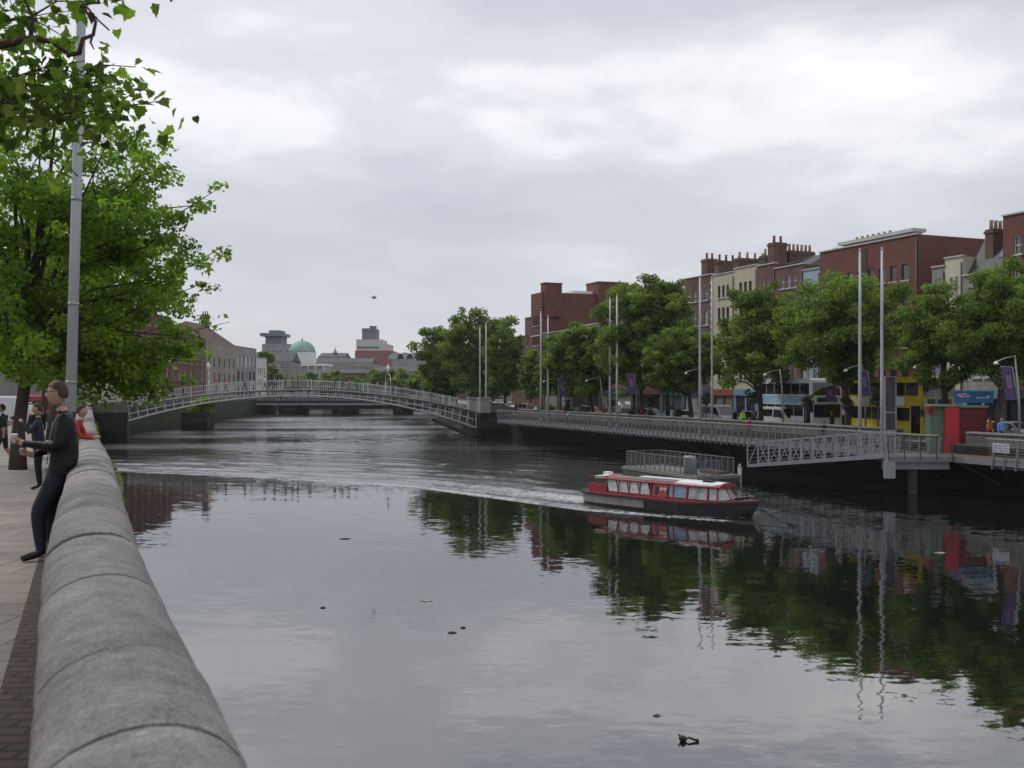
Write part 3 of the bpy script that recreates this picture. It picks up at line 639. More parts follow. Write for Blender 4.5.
# the man in the black leather jacket leaning against the wall
def big_man():
    d=10.15; t=thing('person','man in black leather jacket, dark jeans and glasses leaning on the wall with a cup','person')
    p,tt,nn=frame_at(d)
    bx=wallX(d)-.225-.13; t.location=(bx,d,pz(d)); t.rotation_euler=(0,0,R(200)); s=.985; t.scale=(s,s,s)
    # faces local +X = towards camera-left; his back (-X) rests against the wall
    J=joints_pose(pel=(-.10,0,.93),wai=(-.11,0,1.06),che=(-.13,0,1.30),nck=(-.10,0,1.475),hb=(-.055,0,1.57),
      shl=(-.125,.185,1.42),shr=(-.125,-.185,1.42),ell=(-.06,.25,1.15),elr=(-.07,-.24,1.15),wrl=(.26,.13,1.19),wrr=(.20,-.06,1.06),hal=(.315,.095,1.21),har=(.27,-.02,1.09),
      hil=(-.08,.095,.90),hir=(-.09,-.095,.90),knl=(.13,.13,.50),knr=(.02,-.10,.50),anl=(.10,.15,.085),anr=(.02,-.11,.085),tol=(.29,.19,.035),tor=(.20,-.15,.035))
    V,Fa,mi=figure(J,coat=1.28,legk=1.22,sub=2,headyaw=R(-4),headtilt=R(-3))
    b=MB(); b.add(V,Fa,0,True); b.m=mi[:]
    # fingers of both hands
    def hand(w,h,side,grip):
        w=Vector(w);h=Vector(h); ax=(h-w).normalized(); up=Vector((0,0,1)); sidev=ax.cross(up).normalized()*side
        for k in range(4):
            base=h+up*(.030-.020*k)*.9+sidev*.012
            L_=(.036,.042,.040,.032)[k]
            pts=[base-ax*.02,base+ax*L_*.75+sidev*.012,base+ax*L_*1.15-sidev*.018,base+ax*L_*.9-sidev*.042]
            VV,FF=skin_eval(pts,[(0,1),(1,2),(2,3)],[.0105,.0095,.0085,.0075],1); b.add(VV,FF,0,True)
        pts=[h-ax*.035+up*.015-sidev*.01,h-ax*.005+up*.035-sidev*.035,h+ax*.028+up*.036-sidev*.045]
        VV,FF=skin_eval(pts,[(0,1),(1,2)],[.013,.011,.009],1); b.add(VV,FF,0,True)
    hand(J['wrl'],J['hal'],1,True); hand(J['wrr'],J['har'],-1,True)
    M_leather=mat('black_leather',(.007,.007,.009),.5,.3,12,bump=.8,bscale=18,spec=.25)
    o=b.build('body',[M_skin,M_leather,cloth('dark_jeans',(.012,.016,.03)),M_shoe],t)
    hair_mesh(J,R(-4),R(-3)).build('hair',mat('short_brown_hair',(.045,.022,.012),.65,.4,60),t)
    hc=J['hb']+Vector((.02,0,.125)); q=Matrix.Rotation(R(-4),3,'Z')@Matrix.Rotation(R(-3),3,'Y')
    g=MB()
    for s_ in(-1,1):
        ring=[q@Vector((.101,s_*.033+.025*math.cos(a),.018+.017*math.sin(a)))+hc for a in [i*math.pi/5 for i in range(11)]]
        g.tube(ring,.0028,5)
        g.tube([q@Vector((.098,s_*.058,.022))+hc,q@Vector((0,s_*.083,.018))+hc],.0028,5)
    g.tube([q@Vector((.104,-.008,.022))+hc,q@Vector((.104,.008,.022))+hc],.0028,5)
    g.build('glasses',M_black,t)
    c=MB()   # jacket collar, hem band and zip
    c.tube([Vector((-.11+.075*math.cos(a),.078*math.sin(a),1.475+.012*math.cos(a))) for a in [R(40)+i*R(280)/12 for i in range(13)]],.020,7)
    c.build('jacket_collar',M_leather,t)
    c=MB(); c.tube([Vector((-.100+.158*math.cos(a),.185*math.sin(a),.875+.012*math.cos(3*a)+.02*math.cos(a))) for a in [i*math.pi/10 for i in range(21)]],.018,7,cap=False); c.build('jacket_hem',M_leather,t)
    z=MB(); z.tube([Vector((.0,.0,1.40)),Vector((.03,0,1.25)),Vector((.05,0,1.06)),Vector((.06,0,.97))],.006,5); z.build('zip',M_steel,t)
    for s_ in(-1,1): ey=MB(); ey.ball(q@Vector((.082,s_*.032,.016))+hc,.012,8,6); ey.build('eye',M_black,t)
    mo=MB(); mo.ball(q@Vector((.088,0,-.062))+hc,(.010,.026,.006),8,5); mo.build('mouth',mat('lips',(.28,.10,.08),.5),t)
    cup=MB(); cup.lathe([(.024,-.045),(.031,.035),(.034,.037),(.034,.044),(.027,.048)],(0,0,0),14)
    cp=t.matrix_basis@Vector((.352,.080,1.235)) if False else Matrix.Translation(t.location)@Matrix.Rotation(R(200),4,'Z')@(Vector((.352,.075,1.24))*s)
    o=cup.build('paper_cup',M_white,None,cp); tag(o,'small white paper cup in the hand of the man leaning on the wall','paper cup')
big_man()
d=19.2; person('person in dark clothes raising a small camera, behind the man in the leather jacket','camera',(wallX(d)-.95,d,pz(d)),R(200),C_navy,C_black,h=1.66)
cm=MB(); cm.bx(-.03,.03,-.055,.055,-.035,.035); cm.tube([(.03,0,0),(.07,0,0)],.025,10)
o=cm.build('camera_body',M_black,None,(wallX(d)-.95-.40,d-.14,pz(d)+1.38),R(200)); o.name='handheld_camera'; tag(o,'small black camera held up by the person behind the leather jacket man','camera')
d=18.4; person('person in a bright red jacket leaning over the river wall beside the tall mast','lean',(wallX(d)-.30,d,pz(d)),R(10),C_red,C_denim,h=1.72)
d=31; person('fair-haired person in black walking away along the left pavement, near the wall','walk',(wallX(d)-1.6,d,pz(d)),R(110),C_black,C_dark,h=1.70,hair=M_hairb,longhair=True)
d=28.0; person('walker in a black top and shorts with bare legs at the left edge','shorts',(PX(3,d),d,pz(d)),R(185),C_black,C_dark,h=1.74)
LB=[(34,42,C_white,C_denim,'walk','pedestrian in a white top on the left pavement behind the tree trunk'),(38,48,C_pink,C_black,'stand','pedestrian in a pink top standing on the left pavement'),
    (52,60,C_maroon,C_dark,'walk','pedestrian in maroon far down the left pavement'),(46,75,C_grey,C_denim,'walk','pedestrian in a grey coat far down the left pavement'),(60,52,C_beige,C_dark,'walk','pedestrian in a beige coat near the left wall')]
for px,d,a,b_,ps,lab in LB: person(lab,ps,(PX(px,d),d,pz(d)),R(95 if px%4 else -80),a,b_,'pedestrians on the left pavement',h=1.68+px%5*.02)
# ------------------------------------------------------------------ the arched iron footbridge
BL=Vector((PX(128,119),119,0)); BR=Vector((PX(476,132),132,0)); BD=(BR-BL); BLEN=BD.length; bd=BD.normalized(); bn=Vector((-bd.y,bd.x,0))  # bn away from viewer
def zd(t): return 5.87-9.7*(t-.455)**2
def zb(t): return 5.30-14.5*(t-.455)**2
def B(t,z,off): return Vector((t*BLEN,off,z))
br=thing('footbridge','white cast-iron arched footbridge spanning the river','footbridge',(BL.x,BL.y,0),math.atan2(bd.y,bd.x))
NB=42
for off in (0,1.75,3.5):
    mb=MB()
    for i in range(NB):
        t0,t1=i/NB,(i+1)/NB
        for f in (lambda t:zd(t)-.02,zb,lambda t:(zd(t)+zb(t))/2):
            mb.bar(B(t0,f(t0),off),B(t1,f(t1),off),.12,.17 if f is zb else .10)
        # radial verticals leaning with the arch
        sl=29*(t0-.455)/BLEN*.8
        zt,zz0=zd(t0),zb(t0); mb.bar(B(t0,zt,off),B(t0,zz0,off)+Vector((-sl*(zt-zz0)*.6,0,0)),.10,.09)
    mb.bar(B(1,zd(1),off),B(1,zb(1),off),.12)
    mb.build('arch_rib',M_offwhite if off==0 else mat('bridge_paint_shaded',(.30,.31,.30),.6,.2,3),br)  # inner and far ribs: same white paint, shade under the deck coloured in
mb=MB()
for i in range(NB):
    t0,t1=i/NB,(i+1)/NB
    mb.bar(B(t0,zd(t0)+.05,1.75),B(t1,zd(t1)+.05,1.75),3.9,.10)
    mb.bar(B(t0,zb(t0),0),B(t0,zb(t0),3.5),.08)
mb.build('deck',mat('bridge_deck',(.08,.08,.08),.8,.2,3),br)
for off in (-.12,3.62):
    mb=MB(); n=168
    for i in range(n+1):
        t=i/n; h=1.28 if i%14 else 1.45
        mb.bar(B(t,zd(t),off),B(t,zd(t)+h,off),.035 if i%14 else .11)
    for i in range(NB):
        t0,t1=i/NB,(i+1)/NB
        for h,w_ in ((1.28,.07),(.62,.04),(.15,.06)): mb.bar(B(t0,zd(t0)+h,off),B(t1,zd(t1)+h,off),w_)
    mb.build('railing',M_offwhite,br)
for t in (.215,.735):      # lamp arches over the deck
    mb=MB()
    pts=[B(t,zd(t),-.1),B(t,zd(t)+1.9,-.1)]+[B(t,zd(t)+1.9+1.05*math.sin(a),1.75-1.85*math.cos(a)) for a in [i*math.pi/10 for i in range(11)]]+[B(t,zd(t)+1.9,3.6),B(t,zd(t),3.6)]
    mb.tube(pts,.04,6)
    a=mb.build('lamp_arch',M_offwhite,br)
    l=MB(); c=B(t,zd(t)+2.95,1.75); l.lathe([(.05,0),(.06,.25),(.20,.36),(.25,.80),(.20,.92),(.06,1.1),(.02,1.25)],c,10); l.build('lantern',mat('lantern_glass',(.75,.75,.72),.3,.05,3),a)
for t,h_,zz in ():     # pale lamp standards on the near railing
    mb=MB(); c=B(t,zd(t),-.14); mb.lathe([(.16,0),(.12,.5),(.06,.9),(.045,h_+.1),(.09,h_+.2)],c,8); a=mb.build('lamp_standard',M_white,br)
    l=MB(); l.ball(c+Vector((0,0,h_+.45)),(.24,.24,.34),10,8); l.build('lamp_globe',mat('lamp_globe_glass',(.8,.8,.78),.25,.03,3),a)
# abutments
def orient(name,label,cat,loc,rot): return thing(name,label,cat,loc,rot)
ba=math.atan2(bd.y,bd.x)
ab=thing('bridge_abutment','dark stone abutment under the left end of the white footbridge','abutment',(BL.x,BL.y,0),ba)
mb=MB(); mb.bx(-5.2,-.1,-.6,5.5,-1.5,3.3); mb.build('pier',M_quay,ab)
mb=MB(); mb.bx(-5.3,-.05,-.7,-.2,3.3,4.35); mb.bx(-.75,-.1,-.9,.1,3.3,4.7); mb.build('parapet',M_para,ab)
ab=thing('bridge_abutment','stone abutment with pale parapet block under the right end of the footbridge','abutment',(BR.x,BR.y,0),ba)
mb=MB(); mb.bx(.12,4.6,-1.6,5.5,-1.5,2.35); mb.bx(.4,4.6,-1.4,5.3,2.35,2.95); mb.build('pier',M_quay,ab)
for ya,yb in ((-1.7,-.3),(3.7,5.0)): mb=MB(); mb.bx(.1,1.5,ya,yb,2.95,4.75); mb.bx(0,1.6,ya-.1,yb+.1,4.75,4.92); mb.build('parapet_block',mat('pale_block',(.27,.26,.24),.85,.15,1.5),ab)
mb=MB(); mb.prism([(1.5,2.95),(5.6,2.95),(5.6,3.6),(4.2,3.75),(1.5,4.4)],-1.62,-1.15,'y'); mb.build('stair_wall',M_para,ab)
for yy in (3.4,0): mb=MB(); mb.bar((-5.2,yy,2.0),(-.2,yy,-.2),.3,.35); mb.build('strut',M_darksteel,ab)
# people crossing
PB=[(.20,C_black,'walk',C_denim,'black top'),(.235,C_orange,'stand',C_dark,'orange jacket'),(.262,C_orange,'walk',C_denim,'orange jacket'),(.145,C_dark,'walk',C_black,'charcoal coat'),(.095,C_navy,'walk',C_denim,'navy coat'),(.315,C_grey,'walk',C_black,'grey coat'),
    (.43,C_black,'walk',C_dark,'black coat'),(.452,C_maroon,'walk',C_black,'maroon coat'),(.468,C_navy,'stand',C_denim,'navy coat'),(.50,C_red,'walk',C_denim,'red top'),(.575,C_black,'walk',C_dark,'black coat'),(.598,C_navy,'walk',C_black,'navy coat'),
    (.618,C_grey,'walk',C_denim,'grey coat'),(.64,C_dark,'walk',C_dark,'charcoal coat'),(.70,C_beige,'stand',C_dark,'beige coat'),(.745,C_black,'walk',C_denim,'black coat'),(.775,C_maroon,'stand',C_black,'maroon coat'),(.795,C_pink,'stand',C_maroon,'pink jacket'),(.87,C_black,'walk',C_denim,'black coat'),(.945,C_grey,'walk',C_black,'grey coat'),(.37,C_white,'walk',C_denim,'white top'),(.40,C_blue,'walk',C_dark,'blue top')]
PB.sort(key=lambda r:r[0]); ords=['first','second','third','fourth','fifth','sixth','seventh','eighth','ninth','tenth','eleventh','twelfth','thirteenth','fourteenth','fifteenth','sixteenth','seventeenth','eighteenth','nineteenth','twentieth','twenty-first','twenty-second','twenty-third']
rb=random.Random(3)
for i,(t,a,ps,b_,de) in enumerate(PB):
    off=rb.uniform(.5,2.6); p=BL+bd*(t*BLEN)+bn*off
    person(f'pedestrian in a {de} on the white footbridge, {ords[i]} from its left end',ps,(p.x,p.y,zd(t)+.10),ba+(0 if rb.random()<.5 else math.pi),a,b_,'pedestrians crossing the footbridge',h=rb.uniform(1.62,1.82),longhair=rb.random()<.4)

# the low road bridge beyond
d2=232.0; x0,x1=wallX(d2)-1,quayX(d2)+3
rbm=thing('road_bridge','low dark road bridge on stone piers seen under the arch of the footbridge','road bridge',((x0+x1)/2,d2,0),0)
hw=(x1-x0)/2
mb=MB(); mb.bx(-hw,hw,0,14,2.6,3.3); n=60
mb.build('deck',mat('dark_iron',(.055,.055,.065),.7,.3,1),rbm)
mb=MB(); mb.bx(-hw,hw,-.3,-.05,3.3,3.5); mb.bx(-hw,hw,-.25,-.1,4.25,4.4)
for i in range(n): x=-hw+(i+.5)*2*hw/n; mb.bx(x-.16,x+.16,-.22,-.12,3.5,4.25)
mb.build('parapet',mat('bridge_parapet_grey',(.22,.22,.23),.7,.2,1),rbm)
mb=MB(); mb.bx(-hw,hw,-.18,-.02,2.25,2.6); mb.build('girder',mat('pale_girder',(.30,.30,.32),.6,.2,1),rbm)
for pa,pb in ((240,262),(279,298),(332,351),(393,408)):
    xa,xb=PX(pa,d2)-rbm.location.x,PX(pb,d2)-rbm.location.x
    if xb<-hw: continue
    mb=MB(); xm=(xa+xb)/2; ww=(xb-xa)/2
    mb.box((xm,6.5,.5),(2*ww*.85,14.5,3.4),None,0,1.12); mb.prism([(xm-ww*.8,-.8),(xm,-2.3),(xm+ww*.8,-.8)],-1.2,1.6,'z'); mb.build('pier',M_quay,rbm)
# ------------------------------------------------------------------ buildings
M_frame=mat('window_frame_white',(.55,.55,.53),.5,.1,3); M_frame_d=mat('window_frame_dark',(.06,.06,.065),.5,.1,3)
M_sill=mat('stone_sill',(.42,.41,.39),.8,.12,2); M_pot=mat('clay_pot',(.24,.12,.08),.85,.2,3); M_potc=mat('cream_pot',(.42,.34,.24),.85,.2,3)
WCACHE={}
def window_meshes(w,h,frame,glass,bars=True):
    k=(round(w,2),round(h,2),frame.name,glass.name,bars)
    if k not in WCACHE:
        a=MB(); a.bx(-w/2,w/2,.0,.02,0,h); 
        g=a.build('window',glass); gm=g.data; bpy.data.objects.remove(g)
        f=MB(); e=.07
        f.bx(-w/2,-w/2+e,-.05,-.003,0,h); f.bx(w/2-e,w/2,-.05,-.003,0,h); f.bx(-w/2+e,w/2-e,-.05,-.003,h-e,h); f.bx(-w/2+e,w/2-e,-.05,-.003,0,e)
        if bars:
            f.bx(-w/2+e,w/2-e,-.045,-.005,h/2-.03,h/2+.03); f.bx(-.02,.02,-.035,-.007,e,h/2-.03); f.bx(-.02,.02,-.035,-.007,h/2+.03,h-e)
        o=f.build('window_frame',frame); fm=o.data; bpy.data.objects.remove(o)
        s=MB(); s.bx(-w/2-.1,w/2+.1,-.24,-.055,-.12,-.005); o=s.build('window_sill',M_sill); sm_=o.data; bpy.data.objects.remove(o)
        WCACHE[k]=(gm,fm,sm_)
    return WCACHE[k]
def wall_holes(mb, x0,x1,z0,z1, holes, y=0, rec=.16, mi=0):
    xs=sorted({x0,x1,*[h[0] for h in holes],*[h[1] for h in holes]}); zs=sorted({z0,z1,*[h[2] for h in holes],*[h[3] for h in holes]})
    for xa,xb in zip(xs[:-1],xs[1:]):
        for za,zb_ in zip(zs[:-1],zs[1:]):
            cx,cz=(xa+xb)/2,(za+zb_)/2
            if any(h[0]<cx<h[1] and h[2]<cz<h[3] for h in holes): continue
            mb.add([(xa,y,za),(xb,y,za),(xb,y,zb_),(xa,y,zb_)],[(0,1,2,3)],mi)
    for a,b,c,d in holes:
        mb.add([(a,y,c),(b,y,c),(b,y,d),(a,y,d),(a,y+rec,c),(b,y+rec,c),(b,y+rec,d),(a,y+rec,d)],[(0,1,5,4),(1,2,6,5),(2,3,7,6),(3,0,4,7)],mi)
def house(label,A,B_,depth,ztop,base,rows,bays,wm,roof=None,ridge=2.4,roofm=None,win=(1.05,1.7),frame=None,glass=None,shop=None,quoin=None,chim=(),cat='building',name='town_house',
          group='riverside buildings',cornice=True,bars=True,bandm=None,margins=.8,sills=True,parapet=.35,xskip=()):
    """rows: list of (z of sill above base, height)"""
    A=Vector((A[0],A[1],0));B2=Vector((B_[0],B_[1],0)); W=(B2-A).length; ang=math.atan2(B2.y-A.y,B2.x-A.x)
    t=thing(name,label,cat,(A.x,A.y,base),ang,group); Hh=ztop-base
    frame=frame or M_frame; glass=glass or M_glass
    holes=[];wins=[]
    for (zs,hh) in rows:
        if zs+hh>Hh-.15: continue
        for i in range(bays):
            if (i in xskip): continue
            cx=margins+(W-2*margins)*(i+.5)/bays; ww=min(win[0],(W-2*margins)/bays*.62)
            holes.append((cx-ww/2,cx+ww/2,zs,zs+hh)); wins.append((cx,zs,ww,hh))
    z0=3.3 if shop else 0
    mb=MB(); wall_holes(mb,0,W,z0,Hh,holes)
    mb.add([(0,0,z0),(0,depth,0),(0,depth,Hh),(0,0,Hh),(0,0,0)],[(0,4,1,2,3)]); mb.add([(W,0,z0),(W,0,0),(W,depth,0),(W,depth,Hh),(W,0,Hh)],[(0,1,2,3,4)])
    mb.add([(0,depth,0),(W,depth,0),(W,depth,Hh),(0,depth,Hh)],[(0,1,2,3)])
    mb.bx(.02,W-.02,.35,depth-.02,Hh-.5,Hh-.3)
    mb.bx(0,W,.002,.3,Hh-.001,Hh+parapet)
    for xx in (0,W-.3): mb.bx(xx,xx+.3,.3,depth,Hh-.001,Hh+parapet)
    mb.build('wall',wm,t)
    if cornice:
        c=MB(); c.bx(-.04,W+.04,-.12,.34,Hh+parapet,Hh+parapet+.12); c.build('coping',bandm or M_sill,t)
    for (cx,zs,ww,hh) in wins:
        gm,fm,sm_=window_meshes(ww,hh,frame,glass,bars)
        g=link('window',gm,t,(cx,.14,zs)); link('window_frame',fm,g)
        if sills: link('window_sill',sm_,g,(0,-.04,0))
    if shop:
        q=MB(); q.tube([(W-.12,-.08,3.3),(W-.12,-.08,Hh-.1)],.06,6); q.build('downpipe',M_darksteel,t)
    if quoin:
        q=MB(); k=0; z=z0
        while z<Hh-.4:
            l=.55 if k%2 else .35
            for xa,xb in ((-.03,l),(W-l,W+.03)): q.bx(xa,xb,-.035,.02,z,z+.36)
            q.bx(W-.02,W+.035,.0,l+.1,z,z+.36); z+=.42;k+=1
        q.build('quoins',quoin,t)
    if shop:
        s=MB(); s.bx(0,W,.25,.4,0,3.3); s.bx(0,.35,-.02,.25,0,3.3); s.bx(W-.35,W,-.02,.25,0,3.3); s.bx(.35,W-.35,.05,.25,0,.6); s.bx(W/2-.12,W/2+.12,.02,.25,.6,2.6)
        f=s.build('shopfront',shop[0],t)
        s=MB(); s.bx(.05,W-.05,-.14,.02,2.62,3.28); s.build('shop_sign',shop[1],f)
        s=MB(); s.bx(.4,W/2-.16,.14,.18,.65,2.6); s.bx(W/2+.16,W-.4,.14,.18,.65,2.6); s.build('shop_window',M_glass,f)
    if roof=='gable':
        r=MB(); e=.3
        r.add([(0,.3,Hh),(W,.3,Hh),(W,depth/2,Hh+ridge),(0,depth/2,Hh+ridge),(W,depth,Hh),(0,depth,Hh)],[(0,1,2,3),(3,2,4,5),(0,3,5),(1,4,2)]); r.build('roof',roofm or M_slate,t)
    elif roof=='hip':
        r=MB(); k=min(depth/2,W/2)*.9
        r.add([(0,.2,Hh),(W,.2,Hh),(W,depth,Hh),(0,depth,Hh),(k,depth/2,Hh+ridge),(W-k,depth/2,Hh+ridge)],[(0,1,5,4),(1,2,5),(2,3,4,5),(3,0,4)]); r.build('roof',roofm or M_slate,t)
    else:
        r=MB(); r.bx(.3,W-.3,.3,depth-.3,Hh-.3,Hh-.05); r.build('roof',M_conc,t)
    for (cx,y0_,y1_,zt,wd,npots) in chim:
        c=MB(); c.bx(cx-wd/2,cx+wd/2,y0_,y1_,Hh-.3,zt-base); c.bx(cx-wd/2-.08,cx+wd/2+.08,y0_-.08,y1_+.08,zt-base-.35,zt-base-.15); cc=c.build('chimney',M_brick3,t)
        p=MB()
        for i in range(npots):
            yy=y0_+(y1_-y0_)*(i+.5)/npots; p=MB(); p.lathe([(.15,0),(.13,.6),(.17,.68),(.15,.75)],(cx,yy,zt-base),8); p.build('chimney_pot',M_potc if npots>4 else M_pot,cc)
    return t
def fp(px,off=0):
    d=(69.4+off)/((px-CX)/F+.40); return (PX(px,d),d)
FR4=[(4.3,2.1),(7.6,2.0),(10.8,1.8),(13.7,1.4)]
def sh(c1,c2,n):
    dk=lambda c:tuple(.5*x+.12*sum(c)/3 for x in c)
    c1=dk(c1);c2=tuple(.75*x for x in dk(c2))
    return (mat('shopfront_'+n,c1,.6,.12,2),mat('fascia_'+n,c2,.5,.08,2))
RB=RZ
# from near (right) to far (left)
house('red brick house at the far right edge of the photo, tallest at that end',fp(1003),fp(1090),11,19.2,RB,FR4,5,M_brick,roof='gable',ridge=1.2,shop=sh((.03,.05,.04),(.04,.06,.10),'navy'))
t=house('stone house with a steep dark slate roof and skylight near the right edge',fp(963),fp(1003),5.2,15.2,RB,FR4[:3],2,M_stone,roof='gable',ridge=3.6,roofm=mat('black_slate',(.045,.045,.05),.6,.35,2),shop=sh((.30,.50,.58),(.25,.50,.62),'sky'),parapet=.1,
  chim=((1.5,1.2,3.6,19.0,.8,5),))
s=MB(); s.box((3.0,1.5,14.4),(1.0,1.3,.08),Matrix.Rotation(math.atan2(3.7,2.3),3,'X')); s.build('skylight',mat('blue_glass',(.05,.12,.28),.15,.1,1,spec=.8),t)
house('narrow cream house with a tall bay window, left of the slate roofed stone house',fp(945),fp(963),9,16.6,RB,FR4[:4],2,M_cream2,roof=None,win=(1.2,1.6),margins=.4,shop=sh((.25,.25,.22),(.30,.28,.2),'stone'))
house('narrow grey stone house squeezed against the side of the big red brick block',fp(932),fp(945),9,16.0,RB,FR4[:3],2,M_greyr,roof='gable',ridge=1.0,margins=.3,shop=sh((.10,.10,.10),(.30,.32,.30),'pale'))
# big red brick block with set-back penthouse
A,B_=fp(820),fp(918); 
t=house('big plain red brick block with flat roof and pale set-back penthouse',A,B_,14,19.2,RB,[(4.0,2.0),(7.0,2.0),(10.0,1.9),(12.9,1.4)],8,M_brick,frame=M_frame_d,win=(.95,1.8),parapet=.25,shop=sh((.12,.03,.03),(.12,.04,.04),'oxblood'),bars=False)
Wd=(Vector(B_)-Vector(A)).length
m=MB(); m.bx(2.6,Wd-1.2,.7,1.6,16.35,17.1); p_=m.build('penthouse',M_paleconc,t)
m=MB(); m.bx(2.2,Wd-.9,.3,1.8,17.1,17.4); m.build('penthouse_roof',mat('pale_slab',(.42,.42,.40),.8,.1,1),p_)
m=MB(); m.bx(.7,6.1,3.1,3.9,16.3,17.6); p_=m.build('chimney',M_brick3,t)
for i in range(7): m=MB(); m.lathe([(.14,0),(.12,.6),(.16,.65)],(1.2+i*.75,3.5,17.6),8); m.build('chimney_pot',M_potc,p_)
m=MB(); m.bx(5.6,6.6,-.06,.0,12.4,16.2); m.build('recess_shade_panel',mat('painted_recess_shade',(.05,.03,.03),.8,.1,2),t)  # flat dark panel on the wall face, painting the shade of a recess
# more
house('pale blue narrow house left of the big red brick block',fp(803),fp(820),9,17.6,RB,FR4[:4],2,M_blue,roof='gable',ridge=1.6,margins=.35,shop=sh((.12,.10,.30),(.55,.55,.58),'violet'))
house('dark red brick house with grey slate hip roof behind the white bus',fp(775),fp(803),12,18.3,RB,FR4,3,M_brick2,roof='hip',ridge=2.6,shop=sh((.5,.5,.5),(.6,.6,.6),'white'))
house('red brick house with a massive chimney stack, right of the cream houses',fp(757),fp(775),12,18.9,RB,FR4,2,M_brick2,roof='gable',ridge=1.6,shop=sh((.03,.03,.03),(.03,.03,.03),'black'),chim=((.8,1.2,2.9,21.8,1.1,2),(1.0,3.2,6.4,21.0,1.0,6)))
house('cream rendered house with blue shopfront, right one of the cream pair',fp(734),fp(757),12,19.1,RB,FR4,3,M_cream,roof='gable',ridge=1.3,win=(.95,1.9),frame=M_frame_d,shop=sh((.18,.42,.55),(.20,.55,.75),'blue'),chim=((1.0,3.0,7.6,21.0,1.0,5),))
house('cream rendered house with orange shop sign, left one of the cream pair',fp(713),fp(734),12,18.8,RB,FR4,3,M_cream,roof='gable',ridge=1.3,win=(.95,1.9),frame=M_frame_d,shop=sh((.06,.07,.07),(.55,.12,.04),'orange'),chim=((.9,2.5,7.8,21.2,1.1,5),))
house('brick house with pale corner quoins, left of the cream pair',fp(683),fp(713),12,19.0,RB,FR4,4,M_brick3,roof='gable',ridge=1.4,quoin=M_sill,shop=sh((.05,.08,.18),(.05,.09,.25),'deepblue'),chim=((3.4,2.5,6.2,21.4,1.0,4),(.8,2.5,4.0,21.9,1.3,2)))
house('red brick house with quoins, second left of the cream pair',fp(661),fp(683),12,18.6,RB,FR4,3,M_brick,roof='gable',ridge=1.2,quoin=M_sill,shop=sh((.03,.16,.17),(.05,.30,.32),'teal'))
house('brown brick house mostly hidden behind the quay trees',fp(632),fp(661),12,17.6,RB,FR4[:3],3,M_brick3,roof='gable',ridge=1.3,shop=sh((.10,.03,.03),(.25,.04,.03),'red'))
house('low dark brick house in front of the tall stepped brick block',fp(600),fp(632),12,16.0,RB,FR4[:3],4,M_brick2,roof='gable',ridge=1.3,shop=sh((.03,.04,.05),(.03,.05,.08),'slate'))
house('grey rendered low house beside the tall stepped brick block',fp(572),fp(600),10,15.0,RB,FR4[:3],4,M_greyr,roof='gable',ridge=1.2,shop=sh((.04,.10,.10),(.06,.18,.2),'sea'))
house('dark house right below the side wall of the tall stepped brick block',fp(543),fp(572),9,14.6,RB,FR4[:3],4,mat('dark_render',(.10,.095,.10),.8,.2,.6),roof='gable',ridge=1.6,shop=sh((.20,.17,.05),(.30,.26,.08),'ochre'))
A,B_=fp(531),fp(541.5)
t=house('tall stepped red brick block with stair towers on its side wall',A,B_,26,21.4,RB,[(4.0,1.8),(7.2,1.8),(10.4,1.8),(13.6,1.6)],5,M_brick,frame=M_frame_d,parapet=.3,bars=False,cornice=False)
W2=(Vector(B_)-Vector(A)).length
m=MB(); m.bx(W2-1.2,W2+.5,.4,3.4,15,20.3); m.bx(W2-1.3,W2+.6,.3,3.5,20.3,20.5); m.build('stair_tower',M_brick,t); m=MB(); m.bx(W2-4,W2+.5,10.0,15.5,15,20.8); m.bx(W2-4.1,W2+.6,9.9,15.6,20.8,21.05); m.build('stair_tower',M_brick,t)
m=MB(); m.bx(W2-4,W2-1,6.0,9.7,18.9,19.5); m.build('roof_vent',M_white,t)
m=MB(); m.bx(-.1,W2+.03,-.05,26,11.9,12.1); m.build('string_course',M_sill,t)
house('lower end of the stepped brick block, with a pale panel',fp(525),fp(531),14,17.6,RB,[(4.0,1.8),(7.2,1.8),(10.4,1.8)],3,M_brick2,parapet=.3,bars=False,frame=M_frame_d)
house('dark brown brick house farthest along the right quay before the big tree',fp(512),fp(525),12,14.6,RB,FR4[:3],4,M_brick3,roof='gable',ridge=1.5)
house('small grey house beyond the footbridge on the right quay',(-2,196),(3.5,184),10,12.5,RB,FR4[:2],3,M_greyr,roof='gable',ridge=1.6)

# left bank beyond the footbridge
GL='buildings on the left bank'
def lb(label,X0,d0,X1,d1,dep,zt,rows,bays,wm,**k): return house(label,(X0,d0),(X1,d1),dep,zt,3.5,rows,bays,wm,group=GL,**k)
lb('grey brick terrace behind the leaves on the left bank',-62,130,-62.5,150,12,17,FR4[:4],7,M_greyr,roof='gable',ridge=2)
lb('pale rendered house on the left bank behind the tree leaves',-62.5,150,-63,162,12,19,FR4[:4],4,M_cream2,roof='gable',ridge=2)
lb('maroon brick warehouse on the left bank behind the tree leaves',-63,162,-64,188,14,19,FR4[:4],7,M_brick,roof='gable',ridge=3)
lb('dark red brick house left of the cream corner building',-64.5,188,-65.5,214,14,16.8,FR4[:4],6,M_brick2,roof='hip',ridge=4.0,roofm=M_browntile,parapet=.05)
lb('cream corner building with brown tiled hip roof and small chimney',-66,215,-66,240,12,16.2,[(4,2),(7.4,2.1),(11.2,1.9)],6,mat('stone_cream',(.30,.27,.21),.85,.2,.6,streak=True),roof='hip',ridge=4.8,roofm=M_browntile,parapet=.05,chim=((19,5,6.5,23.4,1.6,3),),frame=M_frame_d)
